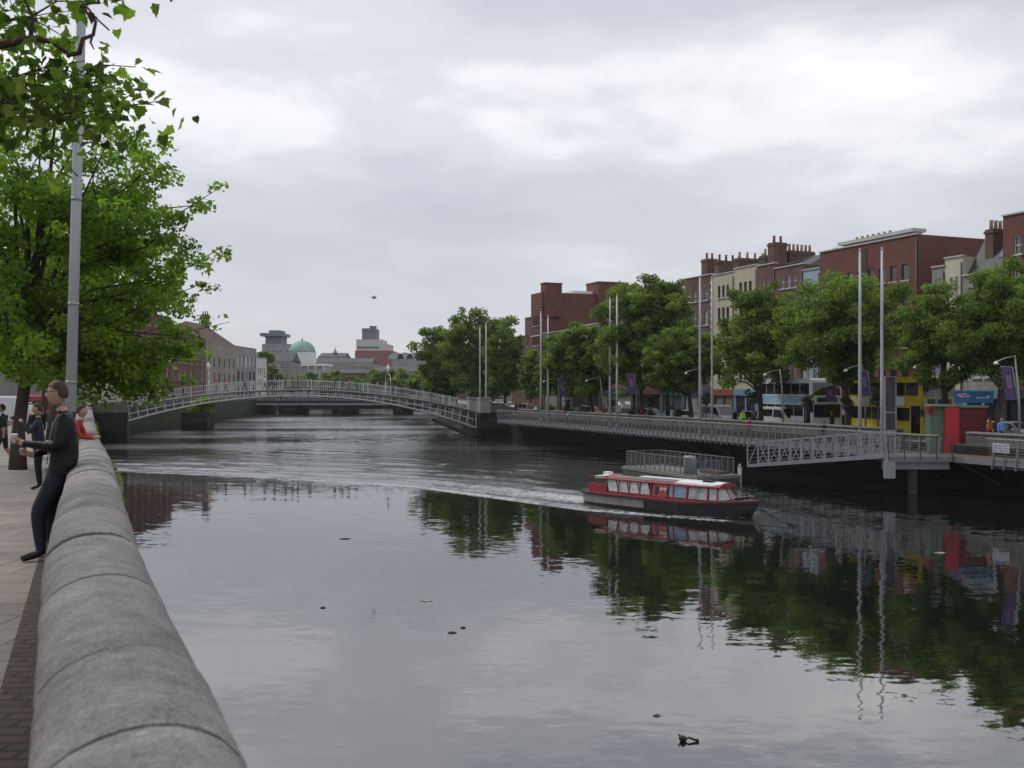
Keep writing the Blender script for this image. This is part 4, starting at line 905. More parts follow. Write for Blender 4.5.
lb('grey glass-fronted block right of the cream corner building',-67,243,-67,262,14,16.0,[(.6,2.8),(4.2,2.8),(7.8,2.8)],5,M_conc,win=(2.4,3),margins=.3,bars=False)
lb('small white rendered block beside the round dark tree',-67,262,-66.5,271,9,13.8,[(3.4,1.6),(6.4,1.6)],4,mat('white_render',(.62,.61,.58),.85,.1,.5),bars=False)
def facing(label,xa,xb,ytop,d,dep,rows,bays,wm,base=3.0,**k):
    return house(label,(PX(xa,d),d),(PX(xb,d),d),dep,PZ(ytop,d),base,rows,bays,wm,group='distant buildings up the river',**k)
GR=[(4,2),(7.5,2),(11,2)]
facing('long grey slate-roofed building far behind the white block',232,292,362,330,14,[(6,2),(9.5,1.8)],12,M_greyr,roof='gable',ridge=3.5)
t=facing('tall grey concrete tower block with overhanging top behind the green dome',262,291,345,450,18,[(6,2),(10,2),(14,2),(18,2)],7,M_conc,bars=False,name='tower_block')
m=MB(); d=450; Wt=(291-262)/F*d; m.bx(1.0,Wt*.62,2,14,PZ(345,d)-3,PZ(336,d)-3); m.bx(-1.0,Wt*.72,0,15,PZ(336,d)-3,PZ(333,d)-3); m.bx(Wt*.2,Wt*.6,2,12,PZ(333,d)-3,PZ(330,d)-3); m.build('plant_room',mat('tower_steel',(.13,.16,.19),.6,.2,.5),t)
# domed building
d=360; t=thing('domed_building','white building crowned by a pale green copper dome','building',(PX(297,d),d,3),0,'distant buildings up the river')
z=lambda y: PZ(y,d)-3
m=MB(); m.bx(PX(283,d)-PX(297,d),PX(323,d)-PX(297,d),2,16,0,z(366)); m.build('wall',M_paleconc,t)
m=MB(); m.bx(PX(281,d)-PX(297,d),PX(325,d)-PX(297,d),.8,16,z(366),z(363.5)); m.build('cornice',M_white,t)
m=MB()
for i in range(6): xx=PX(284+i*7.4,d)-PX(297,d); m.lathe([(.5,0),(.42,z(368)),(.55,z(366.2))],(xx+.5,1.4,0),10)
m.build('columns',M_paleconc,t)
rr=(311-284)/2/F*d; m=MB(); m.lathe([(rr*1.04,z(363.5)),(rr*1.04,z(352)),(rr*1.08,z(351.5))],(0,9,0),28); m.build('drum',M_white,t)
m=MB(); m.lathe([(rr*math.cos(a),z(351.5)+(z(339.5)-z(351.5))*math.sin(a)) for a in [i*math.pi/2/10*.97 for i in range(11)]],(0,9,0),28); m.lathe([(.4,0),(.25,.7),(.08,1.2)],(0,9,z(339.9)),8); m.build('dome',mat('green_copper',(.20,.34,.29),.7,.2,.3,streak=True),t)
facing('long grey classical terrace in the middle of the skyline',312,372,363,400,16,[(3,3),(8,2.5)],12,M_stone,roof='gable',ridge=2.2)
t=facing('low dark-roofed hall with a small cupola, left of the stepped tower',318,345,357,430,16,[(4,3)],6,M_greyr,roof='gable',ridge=2)
m=MB(); m.lathe([(.9,0),(.9,1.6),(1.1,1.8),(.8,2.6),(.3,3.2),(.1,4.6)],(6.3,6,PZ(357,430)-3),10); m.build('cupola',M_stone,t)
facing('pale terrace with many tall windows below the stepped tower',348,384,367,385,14,[(3,3),(8.0,3.0)],14,M_stone,roof=None)
# stepped tower
d=560; t=thing('stepped_tower','stepped office tower with pale upper floors, red brick base and dark plant tower on top','building',(PX(357,d),d,3),0,'distant buildings up the river')
z=lambda y: PZ(y,d)-3
X_=lambda x: PX(x,d)-PX(357,d)
m=MB(); m.bx(X_(355),X_(392),0,26,0,z(350.5)); m.build('brick_base',mat('pinkish_brick',(.23,.09,.085),.85,.15,.2),t)
m=MB(); m.bx(X_(356),X_(382),1,24,z(350.5),z(339.3)); m.bx(X_(382),X_(388.3),1,24,z(350.5),z(344)); m.build('upper_floors',M_paleconc,t)
m=MB(); m.bx(X_(357),X_(379),.85,1,z(348.2),z(346.6)); m.build('window_band',M_frame_d,t)
m=MB(); m.bx(X_(361),X_(374.5),4,20,z(339.3),z(327.8)); m.bx(X_(368.3),X_(370.6),5,10,z(327.8),z(325.3)); m.bx(X_(371.5),X_(374.2),5,10,z(327.8),z(325.3)); m.bx(X_(360.6),X_(374.8),3.6,20.4,z(331),z(330.2)); m.build('plant_tower',mat('tower_slate',(.14,.15,.18),.7,.15,.3),t)
facing('dark brick terrace closing the street behind the great tree clump',438,520,374,305,12,[(3,2),(6,1.8)],12,M_brick2,roof='gable',ridge=2)
facing('dim grey warehouse at the far bend of the river behind the round roofs',385,440,384,300,12,[(3,2)],10,M_greyr,roof='gable',ridge=1.5)
d=470
t=facing('long low building with a row of rounded pale roofs, right of the stepped tower',392,445,359,d,20,[(3,3),(8,3)],10,M_conc,base=3)
for i in range(4):
    m=MB(); xx=PX(396+i*9.2,d)-PX(392,d); m.prism([(xx+4*math.cos(a)*.95,PZ(359,d)-3+3.1*math.sin(a)) for a in [j*math.pi/8 for j in range(9)]],0,18,'y'); m.build('vaulted_roof',mat('zinc_roof',(.35,.37,.40),.5,.15,.5),t)
facing('low grey building between the round roofs and the river trees',372,440,372,350,14,[(4,2.2)],12,M_greyr,roof='gable',ridge=2)
facing('dark row of houses at the foot of the dome',322,372,374,310,10,[(3,2),(6,1.4)],12,M_brick3,roof='gable',ridge=1.6)
# ------------------------------------------------------------------ trees
def leaf_cloud(name, centers, radii, n, size, m, parent, seed, up=.35, aspect=.75):
    """centers (k,3), radii (k,3): leaves spread in clumps; each leaf is a small folded pair of faces"""
    rg=np.random.default_rng(seed); k=len(centers); C=np.array(centers); Rr=np.array(radii)
    vol=Rr.prod(1)**.66; idx=rg.choice(k,n,p=vol/vol.sum())
    v=rg.normal(size=(n,3)); v/=np.linalg.norm(v,axis=1)[:,None]; rad=rg.random(n)**.45
    P=C[idx]+v*Rr[idx]*rad[:,None]
    nr=v*.5+rg.normal(size=(n,3))*.6; nr[:,2]+=up; nr/=np.linalg.norm(nr,axis=1)[:,None]
    a=np.cross(nr,rg.normal(size=(n,3))); a/=np.linalg.norm(a,axis=1)[:,None]; b=np.cross(nr,a)
    s=size*(.6+.8*rg.random(n))[:,None]
    tip=P+a*s*.5; tail=P-a*s*.5; l=P+b*s*aspect*.5+nr*s*.12; r=P-b*s*aspect*.5+nr*s*.12
    V=np.stack([tip,l,tail,r],1).reshape(-1,3)
    me=bpy.data.meshes.new(name); me.vertices.add(4*n); me.vertices.foreach_set('co',V.astype('f').ravel())
    q=np.arange(n)*4; tri=np.stack([q,q+1,q+2,q,q+2,q+3],1).ravel().astype('i')
    me.loops.add(6*n); me.loops.foreach_set('vertex_index',tri); me.polygons.add(2*n); me.polygons.foreach_set('loop_start',np.arange(2*n,dtype='i')*3); me.polygons.foreach_set('loop_total',np.full(2*n,3,'i'))
    me.update(calc_edges=True); me.validate()
    ct=rg.random(k); tint=np.clip(.55*ct[idx]+.45*rg.random(n),0,1); at=me.attributes.new('tint','FLOAT','POINT'); at.data.foreach_set('value',np.repeat(tint,4).astype('f'))
    me.materials.append(m); return link(name,me,parent)
def tree(label,base,ctr,rad,trunk_r,nl,size,m,seed,nclump=60,group=None,name='plane_tree',bark=None,fork=.35,clump=.30,cat='tree',limbs=14,lowcut=-1,core=True,lean=None):
    """base: ground point, ctr/rad: crown ellipsoid (world)"""
    rn=random.Random(seed); base=Vector(base); ctr=Vector(ctr)-base; rx,ry,rz=rad
    t=thing(name,label,cat,base,0,group)
    cs=[];rs=[]
    while len(cs)<nclump:
        v=Vector((rn.gauss(0,1),rn.gauss(0,1),rn.gauss(0,1))).normalized(); q=rn.random()**.36
        lump=1+.22*mnoise.noise(Vector((v.x*2.1+seed,v.y*2.1,v.z*2.1)))*1.6
        p=Vector((v.x*rx,v.y*ry,v.z*rz))*q*.86*lump
        if v.z*q<lowcut: continue
        c=ctr+p; cs.append(c); r=clump*(rx+rz)/2*rn.uniform(.55,1.15)*(1.15-.45*q); rs.append((r*1.15,r*1.15,r*.8))
    leaf_cloud('crown',[tuple(c) for c in cs],rs,nl,size,m,t,seed)
    mb=MB(); top=ctr*(.9); top.z=ctr.z+rz*.35; fz=ctr.z-rz*.75
    pts=[Vector((0,0,-.1)),Vector((rn.uniform(-.08,.08),0,fz*.35)),Vector((ctr.x*.25,ctr.y*.25,fz*.75)),Vector((ctr.x*.5,ctr.y*.5,fz+.2)),Vector((ctr.x*.9,ctr.y*.9,ctr.z)),top]
    mb.tube(pts,[trunk_r*1.45,trunk_r*1.0,trunk_r*.9,trunk_r*.8,trunk_r*.4,trunk_r*.12],9)
    mb.build('trunk',bark or M_bark,t)
    lm=MB()
    far=sorted(range(nclump),key=lambda i:-(cs[i]-ctr).length)
    for i in far[:limbs*2:2]:
        c=cs[i]; s=Vector((ctr.x*.45,ctr.y*.45,max(fz*.8,min(c.z-1.0,ctr.z)*rn.uniform(.55,.85)))); mid=(s+c)/2+Vector((rn.uniform(-.4,.4),rn.uniform(-.4,.4),rn.uniform(.1,.7)))
        q1=s.lerp(mid,.5)+Vector((rn.uniform(-.15,.15),rn.uniform(-.15,.15),.15))
        lm.tube([s,q1,mid,c],[trunk_r*.42,trunk_r*.33,trunk_r*.22,trunk_r*.06],6,cap=False)
        for _ in range(2):
            j=rn.randrange(nclump)
            if (cs[j]-c).length<rx: lm.tube([mid,(mid+cs[j])/2+Vector((0,0,.2)),cs[j]],[trunk_r*.16,trunk_r*.1,trunk_r*.03],5,cap=False)
    lm.build('limbs',bark or M_bark,t)
    return t
GT='plane trees along the right quay'
def rtree(label,px,xl,xr,yt,yb,nl,seed,off=4.6,m=None,size=.30,nc=70,tr=.22):
    g=qpt(px,off); d=g.y; cx=PX((xl+xr)/2,d); yb+=8; cz=(PZ(yt,d)+PZ(yb,d))/2; rx=(xr-xl)/2/F*d; rz=(PZ(yt,d)-PZ(yb,d))/2
    return tree(label,(g.x,g.y,RZ),(cx,d,cz),(rx*1.24,rx*1.05,rz*1.08),tr,int(nl*3.2),size*.72*d/75,m or M_leafR,seed,int(nc*2.2),GT,limbs=12,clump=.21)
rtree('big quay tree at the right edge of the photo',998,956,1062,252,384,11000,11)
rtree('quay tree behind the kiosk, second from the right edge',946,893,990,284,386,8500,12)
rtree('broad quay tree behind the tallest pair of masts',847,780,908,266,384,11500,13)
rtree('quay tree right of the cream houses, partly hiding the white bus',760,719,802,280,388,8500,14)
rtree('smallest quay tree, left of the cream houses',691,646,722,321,388,6000,15)
rtree('tall quay tree left of the brick houses with quoins',642,592,684,276,390,10000,16)
rtree('quay tree between the lone masts and the tall quay tree',592,548,622,320,392,6500,17)
rtree('tall tree rising behind the quay trees, left of the brick houses',668,640,690,274,340,3500,18,off=8,tr=.16)
rtree('low quay tree in front of the stepped brick block',560,536,584,338,392,3500,21,off=5)
# big tree group beyond the footbridge
for lab,px,xl,xr,yt,yb,n,s in (('left part of the great tree clump beyond the right end of the footbridge',446,419,474,318,396,6500,31),('tallest tree of the clump beyond the right end of the footbridge',478,444,512,302,394,8000,32),('right-hand tree of the clump beyond the footbridge, thin at its edge',505,486,524,322,392,3200,33)):
    rtree(lab,px,xl,xr,yt,yb,n,s,off=4.6,m=M_leafF,size=.26)
rtree('little tree in front of the dark brick house right of the great clump',530,520,545,345,392,1200,34,off=6,m=M_leafF,size=.26,tr=.12)
# distant trees
GD='distant trees up the river'
def dtree(label,px,d,w_,yt,yb,n,s,m=M_leafF):
    cz=(PZ(yt,d)+PZ(yb,d))/2; rz=(PZ(yt,d)-PZ(yb,d))/2; tree(label,(PX(px,d),d,3),(PX(px,d),d,cz),(w_/2/F*d,w_/2/F*d,rz),.25,n,1.1 if d>200 else .6,m,s,26,GD,limbs=5,clump=.4)
for i,(px,d,w_,yt,yb,n,lab) in enumerate(((267,290,17,350,366,900,'small round dark tree above the white block'),(273,282,18,362,388,1100,'dark bushy tree right of the white block'),(309,300,20,371,389,800,'low tree at the foot of the domed building'),
   (332,290,22,369,389,900,'low tree left of the middle of the footbridge, far behind'),(352,285,18,375,390,700,'small tree far behind the middle of the footbridge'),(380,280,30,366,392,1300,'broad dark distant tree below the stepped tower'),
   (405,270,26,365,393,1200,'distant tree below the round roofs'),(424,250,26,362,396,1300,'distant tree beside the great clump'),(440,240,22,366,398,900,'distant tree just behind the great clump'),(418,215,22,372,399,1300,'low dark tree on the far right bank just past the road bridge'),(434,205,24,370,400,1300,'low dark tree behind the left part of the great clump'),(452,200,24,370,400,1300,'low dark tree behind the tallest tree of the great clump'),(472,195,24,368,400,1300,'low dark tree behind the pair of masts'),(395,240,24,376,398,1000,'low tree behind the right lamp of the footbridge'),(493,190,22,368,400,1300,'low dark tree behind the right of the great clump'),(360,262,26,378,396,900,'low riverside tree in the middle beyond the road bridge'),(325,270,26,377,396,900,'low riverside tree left of the middle beyond the road bridge'),(295,275,22,377,396,800,'low riverside tree below the dome'))):
    dtree(lab,px,d,w_,yt,yb,n,50+i)
# left bank: two plane trees by the wall
d=26.5; bx_=PX(18,d)
tree('plane tree with dark trunk at the left edge, its crown reaching over the river',(bx_,d,pz(d)),(PX(42,d),d,PZ(222,d)),(4.5,4.4,5.0),.17,34000,.120,M_leafL,71,240,'plane trees on the left pavement',limbs=26,clump=.125)
# reaching sprays of the same crown to the right
tr_=[o for o in bpy.data.objects if o.get('label','').startswith('plane tree with dark trunk')][0]
rn=random.Random(4); cs=[];rs=[];lm=MB(); b0=Vector((bx_,d,pz(d)))
def px3(x,y,dd): return Vector((PX(x,dd),dd,PZ(y,dd)))
for (sx,sy),(ex,ey),w0 in (((90,250),(226,184),.50),((100,300),(224,246),.55),((110,330),(230,322),.45),((90,210),(172,140),.6),((120,300),(205,282),.55),((110,350),(165,388),.6),((120,350),(192,352),.55),((60,200),(150,190),.8),((100,260),(190,215),.6),((80,360),(186,383),.75),((70,375),(168,396),.7),((80,335),(204,362),.7),((90,320),(200,338),.7),((60,350),(150,372),.8),((20,340),(70,378),.9),((0,330),(20,372),.9)):
    a=px3(sx,sy,d)-b0; c=px3(ex,ey,d+rn.uniform(-1.5,1.5))-b0; st=px3(30,330,d)-b0
    mid=(a+c)/2+Vector((0,0,-.25)); lm.tube([st,a.lerp(st,.4)+Vector((0,0,.3)),a,mid,c],[.06,.05,.035,.02,.006],6,cap=False)
    for q in range(11):
        u=q/10; p=a.lerp(mid,u*2) if u<.5 else mid.lerp(c,u*2-1)
        p=p+Vector((rn.uniform(-.35,.35),rn.uniform(-.4,.4),rn.uniform(-.35,.35)))*(1.25-u*.7); cs.append(tuple(p)); r=w0*(1.1-.65*u)*rn.uniform(.6,1.15); rs.append((r,r,r*.7))
leaf_cloud('leaf_sprays',cs,rs,15000,.135,M_leafL,tr_,77); lm.build('reaching_limbs',M_bark,tr_)
d=44; tree('second plane tree on the left pavement, farther along behind the tall mast',(PX(52,d),d,pz(d)),(PX(92,d),d,PZ(282,d)),(4.9,4.4,4.9),.20,20000,.20,M_leafL,72,190,'plane trees on the left pavement',limbs=16,clump=.14)
d=72; tree('third plane tree on the left pavement, far along the wall',(wallX(d)-3.2,d,pz(d)),(wallX(d)-2.5,d,PZ(325,d)),(5.2,5,4.6),.25,8000,.36,M_leafL,73,70,'plane trees on the left pavement',limbs=12,clump=.26)
# near branch from a tree just out of the frame on the left
def maple(V,Fc,T,p,ax,nr,s,tint):
    bx_=nr.cross(ax).normalized()
    prof=[(-.05,0),(-.04,.22),(-.06,.44),(.16,.42),(.32,.54),(.44,.38),(.64,.34),(.70,.18),(1.0,0)]
    o=len(V); pts=[(u,v) for u,v in prof]+[(u,-v) for u,v in prof[-2:0:-1]]
    for u,v in pts: V.append(tuple(p+ax*u*s+bx_*v*s+nr*(abs(v)*.35-.25*max(0,u-.3))*s))
    c=len(V); V.append(tuple(p+ax*.35*s-nr*.03*s)); n=len(pts)
    for i in range(n): Fc.append((o+i,o+(i+1)%n,c))
    T.extend([tint]*(n+1))
t=thing('plane_tree','near plane tree with big blurred leaves and gnarled branches in the top left corner','tree',(-9.6,8.6,pz(9)),0,'plane trees on the left pavement')
b0=Vector((-9.6,8.6,pz(9)))
mb=MB(); mb.tube([(0,0,-.1),(.1,0,2),(.15,.1,4),(.5,.1,6.5)],[.42,.30,.27,.16],12); mb.build('trunk',M_bark,t)
rn=random.Random(12); V=[];Fc=[];T=[]; lm=MB(); rl=MB()
def twig(a,c,r0,r1,m_,n=6,w=.05,sag=0):
    pts=[];
    for i in range(n+1):
        u=i/n; p=a.lerp(c,u)+Vector((rn.uniform(-w,w),rn.uniform(-w,w),rn.uniform(-w,w)))*(0 if i in(0,n) else 1)+Vector((0,0,-sag*math.sin(u*math.pi))); pts.append(p)
    m_.tube(pts,[r0+(r1-r0)*i/n for i in range(n+1)],6,cap=False); return pts
def leaves_on(pts,n,s0,spread,T0=.5):
    for _ in range(n):
        i=rn.randrange(len(pts)-1); p=pts[i].lerp(pts[i+1],rn.random())+Vector((rn.gauss(0,1),rn.gauss(0,1),rn.gauss(0,.8)-.3))*spread
        ax=Vector((rn.uniform(-1,1),rn.uniform(-1,1),rn.uniform(-1.0,.15))).normalized(); nr=Vector((rn.gauss(0,.6),rn.gauss(0,.6)-.3,1)); nr=(nr-ax*nr.dot(ax)).normalized()
        maple(V,Fc,T,p,ax,nr,s0*rn.uniform(.6,1.2),min(1,max(0,rn.gauss(T0,.25))))
lf=lambda x,y,dd: px3(x-(24 if x>100 else 0),y-(8 if x>100 else 0),dd)-b0
trunktop=Vector((.4,.1,5.6))
for (p0,p1,dd,nn,sp,r0) in (((-140,60),(178,110),8.2,58,.17,.035),((-160,120),(152,90),8.8,62,.20,.030),((-150,160),(140,128),8.0,90,.24,.035),((-120,20),(100,2),8.4,70,.22,.030),((-100,100),(60,20),9.2,60,.22,.030),((-120,-40),(140,-22),8.2,55,.20,.03),((-60,80),(60,105),7.8,60,.22,.02),((60,100),(160,75),8.2,26,.09,.012),((80,118),(175,98),8.0,22,.08,.012)):
    a=lf(*p0,dd); c=lf(*p1,dd+rn.uniform(-.3,.3)); pts=twig(trunktop.lerp(a,.75),c,r0,.004,lm,9,.09,.10); twig(trunktop,pts[0],.10,r0,lm,4,.04)
    leaves_on(pts[2:],int(nn*1.9),.108,sp)
    for _ in range(5):
        q=pts[rn.randrange(3,len(pts)-1)]; e=q+Vector((rn.uniform(-.2,.5),rn.uniform(-.4,.4),rn.uniform(-.35,.2))); tp=twig(q,e,.007,.003,lm,3,.02); leaves_on(tp,10,.10,.07)
lm.build('limbs',M_bark,t)
a=lf(-60,20,8.3)
for path,rr in ((((-60,38),(0,45),(34,38),(52,42),(66,52)),.035),(((66,55),(78,52),(84,40),(92,34),(96,22),(103,12),(98,2),(110,-20)),.022),(((103,14),(112,16),(120,26),(133,38)),.013),(((92,34),(90,42),(95,50)),.012),(((110,-20),(130,2),(126,-4)),.012),(((30,40),(34,18),(20,-10)),.02)):
    pts=[lf(x,y,8.15) for x,y in path]; rl.tube([p+Vector((0,rn.uniform(-.03,.03),0)) for p in pts],[rr*(1-.5*i/(len(pts)-1))*rn.uniform(.8,1.25) for i in range(len(pts))],7,cap=True)
rl.build('gnarled_branch',M_barkred,t)
leaves_on([lf(190,-6,8),lf(198,-4,8)],5,.11,.05); 
me=bpy.data.meshes.new('crown'); me.from_pydata(V,[],Fc); at=me.attributes.new('tint','FLOAT','POINT'); at.data.foreach_set('value',T); me.materials.append(M_leafN); link('crown',me,t)
# overhead crown of that tree, out of frame, that shades the pavement and wall
leaf_cloud('upper_crown',[tuple(Vector((rn.uniform(-4,7),rn.uniform(-9,2.2),rn.uniform(6.8,9.5)))) for _ in range(90)],[(.9,.9,.6)]*90,9000,.2,M_leafN,t,99)
# ------------------------------------------------------------------ boardwalk
DZ=2.2                                            # boardwalk deck level
bw=thing('boardwalk','long riverside boardwalk with leaning steel railing hung along the right quay','boardwalk')
def bwp(d,off,z): return Vector((quayX(d)+off,d,z))
M_deck=brickmat('boardwalk_planks',(.16,.13,.10),(.13,.11,.09),(.04,.035,.03),3.0,.14,.8,flat=True,msize=.01)
d0,d1=14.0,126.5
mb=MB(); a=bwp(d0,BWW/2,DZ-.06); b=bwp(d1,BWW/2,DZ-.06); mb.bar(a,b,BWW-.08,.12); mb.build('deck',M_deck,bw)
mb=MB(); mb.bar(bwp(d0,-.02,DZ-.14),bwp(d1,-.02,DZ-.14),.10,.34); mb.build('fascia',mat('fascia_grey',(.17,.17,.18),.6,.12,2),bw)
mb=MB(); nr=MB(); px_=[]
S=122; L_=(bwp(d1,0,0)-bwp(d0,0,0)).length; n=int(L_/.78)
dec=set()
gap0,gap1=55.6,58.9                               # opening where the landing joins
posts=MB()
for i in range(n+1):
    d=d0+(d1-d0)*i/n
    if gap0<d<gap1: continue
    p=bwp(d,0,0); tilt=QE*.20*1.0
    posts.bar(p+Vector((0,0,DZ-.50))-tilt*.8-QN*.05,p+Vector((0,0,DZ+1.18))+tilt*1.0-QN*.22,.06,.10)
posts.build('rail_posts',M_steel,bw)['kind']='stuff'
for s0,s1 in ((d0,gap0),(gap1,d1)):
    mb=MB(); mb.bar(bwp(s0,-.24,DZ+1.20),bwp(s1,-.24,DZ+1.20),.13,.06); mb.build('handrail',mat('rail_top',(.30,.29,.27),.5,.1,4),bw)
    mb=MB()
    for k in range(6): z=DZ+.12+k*.165; mb.bar(bwp(s0,-.07-.024*k,z),bwp(s1,-.07-.024*k,z),.022)
    for k in range(2): z=DZ-.42+k*.14; mb.bar(bwp(s0,0,z),bwp(s1,0,z),.022)
    mb.build('rail_wires',M_steel,bw)
for i in range(27):
    mb=MB(); d=d0+2+i*4.2; mb.bar(bwp(d,.05,DZ-.3),bwp(d,BWW,DZ-.3),.16,.26); mb.bar(bwp(d,.3,DZ-.4),bwp(d,BWW,DZ-1.6),.12); mb.build('bracket',M_darksteel,bw)
s=MB(); p=bwp(56.3-.8,-.30,0); 
sg=thing('notice_plate','pale metal notice plate fixed to the boardwalk railing just right of the kiosk','sign',tuple(bwp(54.6,-.36,DZ+.72)),QROT)
s.bx(-.55,.55,-.02,.02,-.26,.26); s.build('plate',mat('plate_grey',(.42,.43,.45),.5,.1,4),sg)
s=MB()
for k in range(3): 
    for j in range(3): s.bx(-.48+j*.34,-.24+j*.34+.03*((k+j)%2),-.026,-.021,.10-k*.14,.16-k*.14)
s.build('lettering',mat('plate_marks',(.16,.17,.2),.6,.1,4),sg)

# landing platform jutting out
A=Vector((21.75,57.75,0)); Bp=Vector((25.55,58.0,0)); C_=Vector((quayX(61.5)+.05,61.5,0)); D_=Vector((21.2,60.6,0))
ld=thing('landing_stage','steel landing platform jutting from the boardwalk beside the gangway top','landing stage',(0,0,0))
mb=MB()
q=[A,Bp,Vector((quayX(58.2)+.04,58.2,0)),C_,D_]
mb.add([(p.x,p.y,DZ-.28) for p in q]+[(p.x,p.y,DZ+.04) for p in q],[(4,3,2,1,0),(5,6,7,8,9)]+[(i,(i+1)%5,(i+1)%5+5,i+5) for i in range(5)]); mb.build('platform',mat('landing_steel',(.17,.175,.18),.55,.15,3),ld)
mb=MB()
def fence_run(mb,a,b,z,h,nv,wires=6,tilt=0):
    for i in range(nv+1):
        p=a.lerp(b,i/nv); mb.bar(p+Vector((0,0,z-.15)),p+Vector((0,0,z+h)),.06,.05)
    for k in range(wires): zz=z+.12+k*(h-.2)/wires; mb.bar(a+Vector((0,0,zz)),b+Vector((0,0,zz)),.02)
    mb.bar(a+Vector((0,0,z+h)),b+Vector((0,0,z+h)),.08,.06)
fence_run(mb,A,Bp,DZ,1.2,4,8); mb.build('front_railing',M_darksteel,ld)
mb=MB(); fence_run(mb,D_,D_.lerp(C_,.8),DZ,1.2,4,6); mb.build('back_railing',M_steel,ld)
mb=MB(); mb.box((A.x+.1,A.y+.15,DZ-.75),(.55,.4,.95)); mb.bx(A.x,Bp.x,58.4,58.9,DZ-.75,DZ-.28); mb.build('hinge_block',M_steel,ld)
mb=MB(); mb.bx(A.x+1.6,A.x+2.0,58.6,59.0,-1.5,DZ-.7); mb.build('pile',mat('algae_pile',(.05,.055,.045),.8,.4,1.5),ld)

# gangway from pontoon to landing
g0=Vector((15.0,63.7,1.25)); g1=Vector((21.75,58.2,DZ+.02)); gv=(g1-g0); gx=Vector((gv.x,gv.y,0)).normalized(); gn=Vector((-gx.y,gx.x,0))
gw=thing('gangway','sloping steel truss gangway leading from the floating pontoon up to the landing','gangway',(0,0,0))
up=Vector((0,0,1))
for off,nm in ((0,'side_truss'),(1.5,'side_truss')):
    mb=MB(); o_=gn*off; hh=1.45; n=12
    mb.bar(g0+o_,g1+o_,.14,.20); mb.bar(g0+o_+up*hh,g1+o_+up*hh,.09,.09)
    for i in range(n+1):
        p=g0.lerp(g1,i/n)+o_; mb.bar(p,p+up*hh,.07,.07)
        if i<n:
            p2=g0.lerp(g1,(i+1)/n)+o_; mb.bar(p+up*(hh if i%2 else 0),p2+up*(0 if i%2 else hh),.05,.05)
    for k in range(1,6): mb.bar(g0+o_+up*(hh*k/6),g1+o_+up*(hh*k/6),.022)
    mb.build(nm,M_steel,gw)
mb=MB(); mb.bar(g0+gn*.75,g1+gn*.75,1.4,.08); mb.build('walkway',M_conc,gw)

# pontoon
pu=Vector((-.3953,.9186,0)); pw=Vector((.9186,.3953,0)); P0=Vector((11.9,64.2,0))     # near river-side corner
pt=thing('floating_pontoon','low floating concrete pontoon with wire railings moored off the right quay','pontoon',(P0.x,P0.y,0),math.atan2(pu.y,pu.x))
# local x along away from viewer, local -y toward quay
mb=MB(); mb.bx(0,9.6,-3.3,0,-.25,.42); mb.build('float',mat('wet_concrete',(.07,.07,.068),.7,.25,1.2),pt)
mb=MB(); mb.bx(-.06,9.66,-3.36,.06,.30,.52); mb.build('deck_edge',mat('pontoon_edge',(.19,.185,.175),.8,.2,2),pt)
mb=MB()
V3=Vector
def run(a,b,h,nv,wires): fence_run(mb,V3(a),V3(b),.5,h,nv,wires)
run((.3,-.15,0),(9.3,-.15,0),1.1,14,9); run((9.4,-.2,0),(9.4,-3.1,0),1.1,4,9); run((.4,-3.1,0),(9.4,-3.1,0),1.1,14,9); run((.3,-.15,0),(.3,-1.9,0),.95,3,9)
mb.build('railing',mat('dull_steel',(.17,.175,.18),.5,.2,4,metal=.3),pt)
mb=MB(); mb.bx(.6,2.6,-2.9,-1.9,.5,.72); mb.build('step',mat('wet_concrete',(.07,.07,.068)),pt)
o=MB(); o.lathe([(.42,0),(.42,1.1),(.38,1.2)],(0,0,0),16); lo=P0+pu*1.7+pw*.55; o=o.build('grey_bin',mat('grey_plastic',(.24,.27,.28),.6,.08,3),None,(lo.x,lo.y,.52)); o.name='round_bin'; tag(o,'pale grey round bin standing on the floating pontoon','bin')
o=MB(); pts=[(.24*math.cos(a),0,.24*math.sin(a)) for a in [i*math.pi/7 for i in range(15)]]; o.tube(pts,.07,8); lo=P0+pu*.35+pw*2.2; o=o.build('life_ring',mat('orange_ring',(.35,.05,.02),.6,.1,3),None,(lo.x-.6,lo.y-.42,.42)); tag(o,'orange life ring on the near end of the pontoon','life ring')
o=MB(); o.tube([(0,0,-1.2),(0,0,1.0)],.14,10); o.lathe([(.16,1.0),(.02,1.2)],(0,0,0),10); lo=P0+pw*3.65+pu*.5; o=o.build('mooring_pile',M_mast,None,(lo.x,lo.y,0)); tag(o,'short pale mooring pile at the near corner of the pontoon','mooring pile')

# kiosk and its blue sign
ks=thing('ticket_kiosk','red and green ticket kiosk with pale flat roof edge on the boardwalk','kiosk',(25.92,62.0,DZ+.12),R(-14))
mb=MB(); mb.bx(0,.80,0,1.9,-.1,2.75); mb.build('green_cabin',mat('sage_green',(.095,.165,.105),.6,.08,3),ks)
mb=MB(); 
for z in (.9,1.8): mb.bx(-.01,.80,-.012,-.002,z,z+.03)
mb.build('panel_joints',mat('sage_dark',(.07,.12,.08),.6,.1,3),ks)
mb=MB(); mb.bx(.80,1.62,-.35,1.9,-.3,2.7); mb.build('red_cabin',mat('signal_red',(.42,.016,.022),.5,.08,3),ks)
mb=MB(); mb.bx(1.62,3.25,.10,1.85,0,2.66); mb.build('red_front_shaded',mat('signal_red_shaded',(.13,.006,.010),.6,.15,2),ks)  # front of the red box, its shade put into a darker red
mb=MB(); mb.bx(-.05,1.70,-.38,2.0,2.75,2.86); mb.bx(1.70,3.35,-.05,2.0,2.68,2.80); mb.build('roof',mat('sage_pale',(.20,.28,.20),.6,.1,3),ks)
